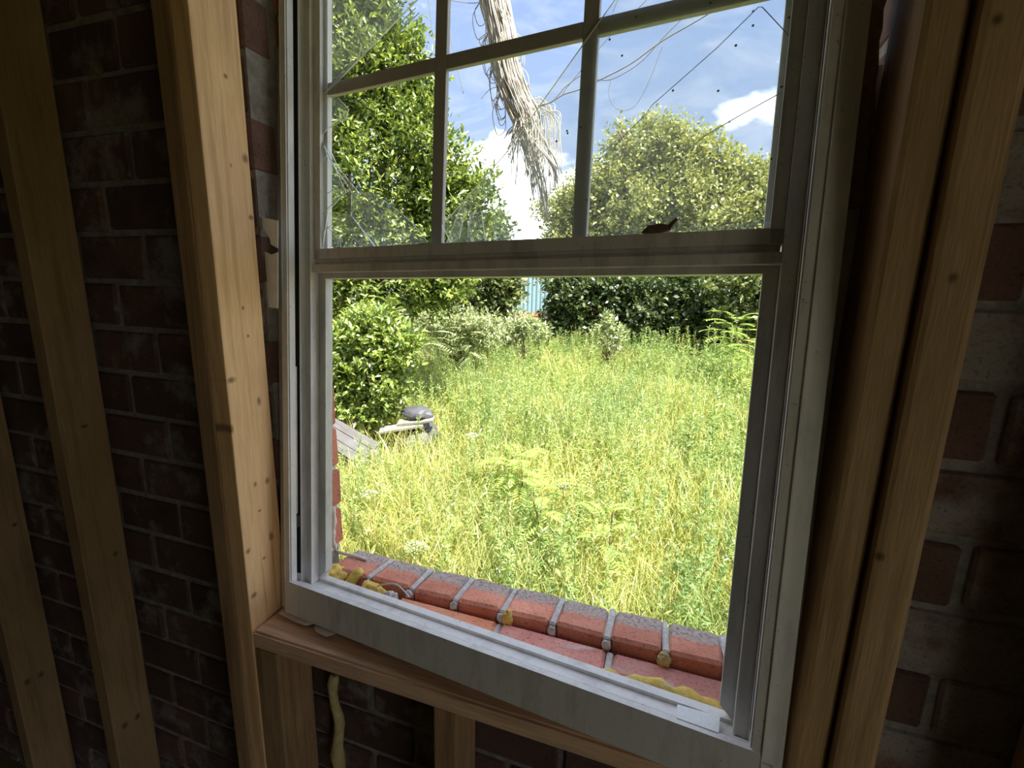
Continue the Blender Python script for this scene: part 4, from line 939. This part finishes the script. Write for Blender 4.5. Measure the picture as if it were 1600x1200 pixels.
# pale flower heads
def flower(px, py, Y, r, label, seed):
    rg = np.random.default_rng(seed); p = at(px, py, Y); g = float(gz_at(p[0], p[1])); root = empty('flowering_weed', (p[0], p[1], g)); tag(root, label, 'flower'); h = float(p[2]) - g
    mb = MB(); mb.tube(spline([(0, 0, 0), (0.01, 0.01, h * .5), (0, 0, h * .97)], 6), 0.003, 5); mb.build('stem', M['stem'], root, smooth=True)
    n = 130; a = rg.random(n) * 6.283; rr = r * np.sqrt(rg.random(n)); C = np.stack([rr * np.cos(a), rr * np.sin(a) * .9, h + 0.3 * (r - rr) + rg.normal(size=n) * .006], 1)
    D = unit(np.stack([np.cos(a * 3), np.sin(a * 3), .3 * np.ones(n)], 1)); v, q = leaf_quads(C, D, unit(np.array([[0, 0, 1.0]]) + .4 * rg.normal(size=(n, 3))), np.full(n, .016), np.full(n, .012))
    o = mobj('flower_head', np_mesh('flower_head', v, q), M['petal'], root); o['kind'] = 'stuff'
flower(575, 772, 2.25, 0.055, 'pale flower head close to the left brick reveal', 1)
flower(650, 856, 1.95, 0.060, 'pale flower head just above the brick sill', 2)
flower(740, 682, 3.1, 0.055, 'white flower head in the middle of the field', 3)
flower(880, 762, 2.55, 0.035, 'small pale flower head beside the dark-stemmed sapling', 4)

# planks and junk on the left
pl = Vector(at(565, 690, 3.25))
pa, pb = Vector(at(524, 654, 3.40)), Vector(at(594, 694, 3.20)); e1 = pb - pa; e2 = Vector((-0.02, -0.070, -0.035)); nn = e1.cross(e2).normalized() * 0.018
if nn.z > 0: nn = -nn
for i, lb in enumerate(('topmost weathered grey plank lying by the bush', 'second weathered grey plank from the top by the bush', 'lowest weathered grey plank lying by the bush')):
    o0 = pa + e2 * (i * 1.06) + e1 * (0.04 * i); mb = MB()
    ax = e1.normalized(); L_ = e1.length
    # local frame: z along the plank so that the grain follows it
    ux = e2.normalized(); un = ax.cross(ux).normalized(); ux = un.cross(ax)
    mb.box((0, -0.009, 0), (e2.length, 0.009, L_)); o = mb.build('weathered_plank', M['grey_wood'], None, False, 0.003)
    mw = Matrix((ux, un, ax)).transposed()
    if mw.determinant() < 0: mw = Matrix((ux, -un, ax)).transposed()
    o.matrix_world = Matrix.Translation(o0) @ mw.to_4x4(); tag(o, lb, 'plank')
o = lumpy('rubble_heap', 0.22, (1.2, 0.8, 0.65), 9, M['debris_grey'], None, (pl.x - 0.12, pl.y + 0.05, GROUND + 0.08), 0.3, 2.5, 4); tag(o, 'grey rubble heap under the weathered planks', 'rubble')
db = Vector(at(652, 645, 3.75))
o = lumpy('rock_lump', 0.13, (1.2, 0.8, 0.50), 3.7, M['debris_grey'], None, (db.x, db.y, db.z), 0.18, 1.6, 4); tag(o, 'rounded grey junk lump lying on pale boards in the grass', 'debris')
for dx, dy, dz, ln_, rz, lb in ((.02, -.06, -.060, .34, .25, 'upper bleached board under the grey lump'), (-.09, -.13, -.115, .40, .42, 'lower bleached board under the grey lump')):
    mb = MB(); mb.box((-ln_ / 2, -.05, -.012), (ln_ / 2, .05, .012)); o = mb.build('bleached_board', M['debris_white'], None, False, .003, (db.x + dx, db.y + dy, db.z + dz)); o.rotation_euler = (math.radians(12), math.radians(-9), rz); tag(o, lb, 'board')
o = lumpy('rubble_heap', 0.24, (1.0, 0.8, 0.9), 14, M['debris_grey'], None, (db.x - .02, db.y + .05, GROUND + 0.10), 0.25, 2.2, 4); tag(o, 'low rubble heap beneath the bleached boards', 'rubble')

# blue metal building far behind
p0 = at(770, 470, 26.0); p1 = at(868, 470, 26.0); root = empty('metal_building', (float(p0[0]), 26.0, GROUND)); tag(root, 'pale blue ribbed metal building glimpsed between the trees', 'building')
W_ = 3.2; H_ = float(at(830, 405, 26.0)[2]) - GROUND; red = float(at(850, 489, 26.0)[2]) - GROUND
mb = MB(); mb.box((-1.2, 0, red), (W_ - 1.15 + 1.2, 5, H_)); mb.build('wall_panel', M['siding_blue'], root)
for i in range(18):
    x = -1.1 + i * 0.25
    if x < W_ - .05: mb = MB(); mb.box((x, -0.05, red), (x + 0.05, 0.0, H_)); mb.build('rib', M['siding_rib'], root)
mb = MB(); mb.box((-1.3, -0.3, H_), (W_ + 0.1, 5.2, H_ + 0.15)); mb.build('roof', M['white_trim'], root)
mb = MB(); mb.box((-1.2, -0.02, 0), (W_ + 2.2, 5, red)); mb.build('base_wall', M['red_wall'], root)
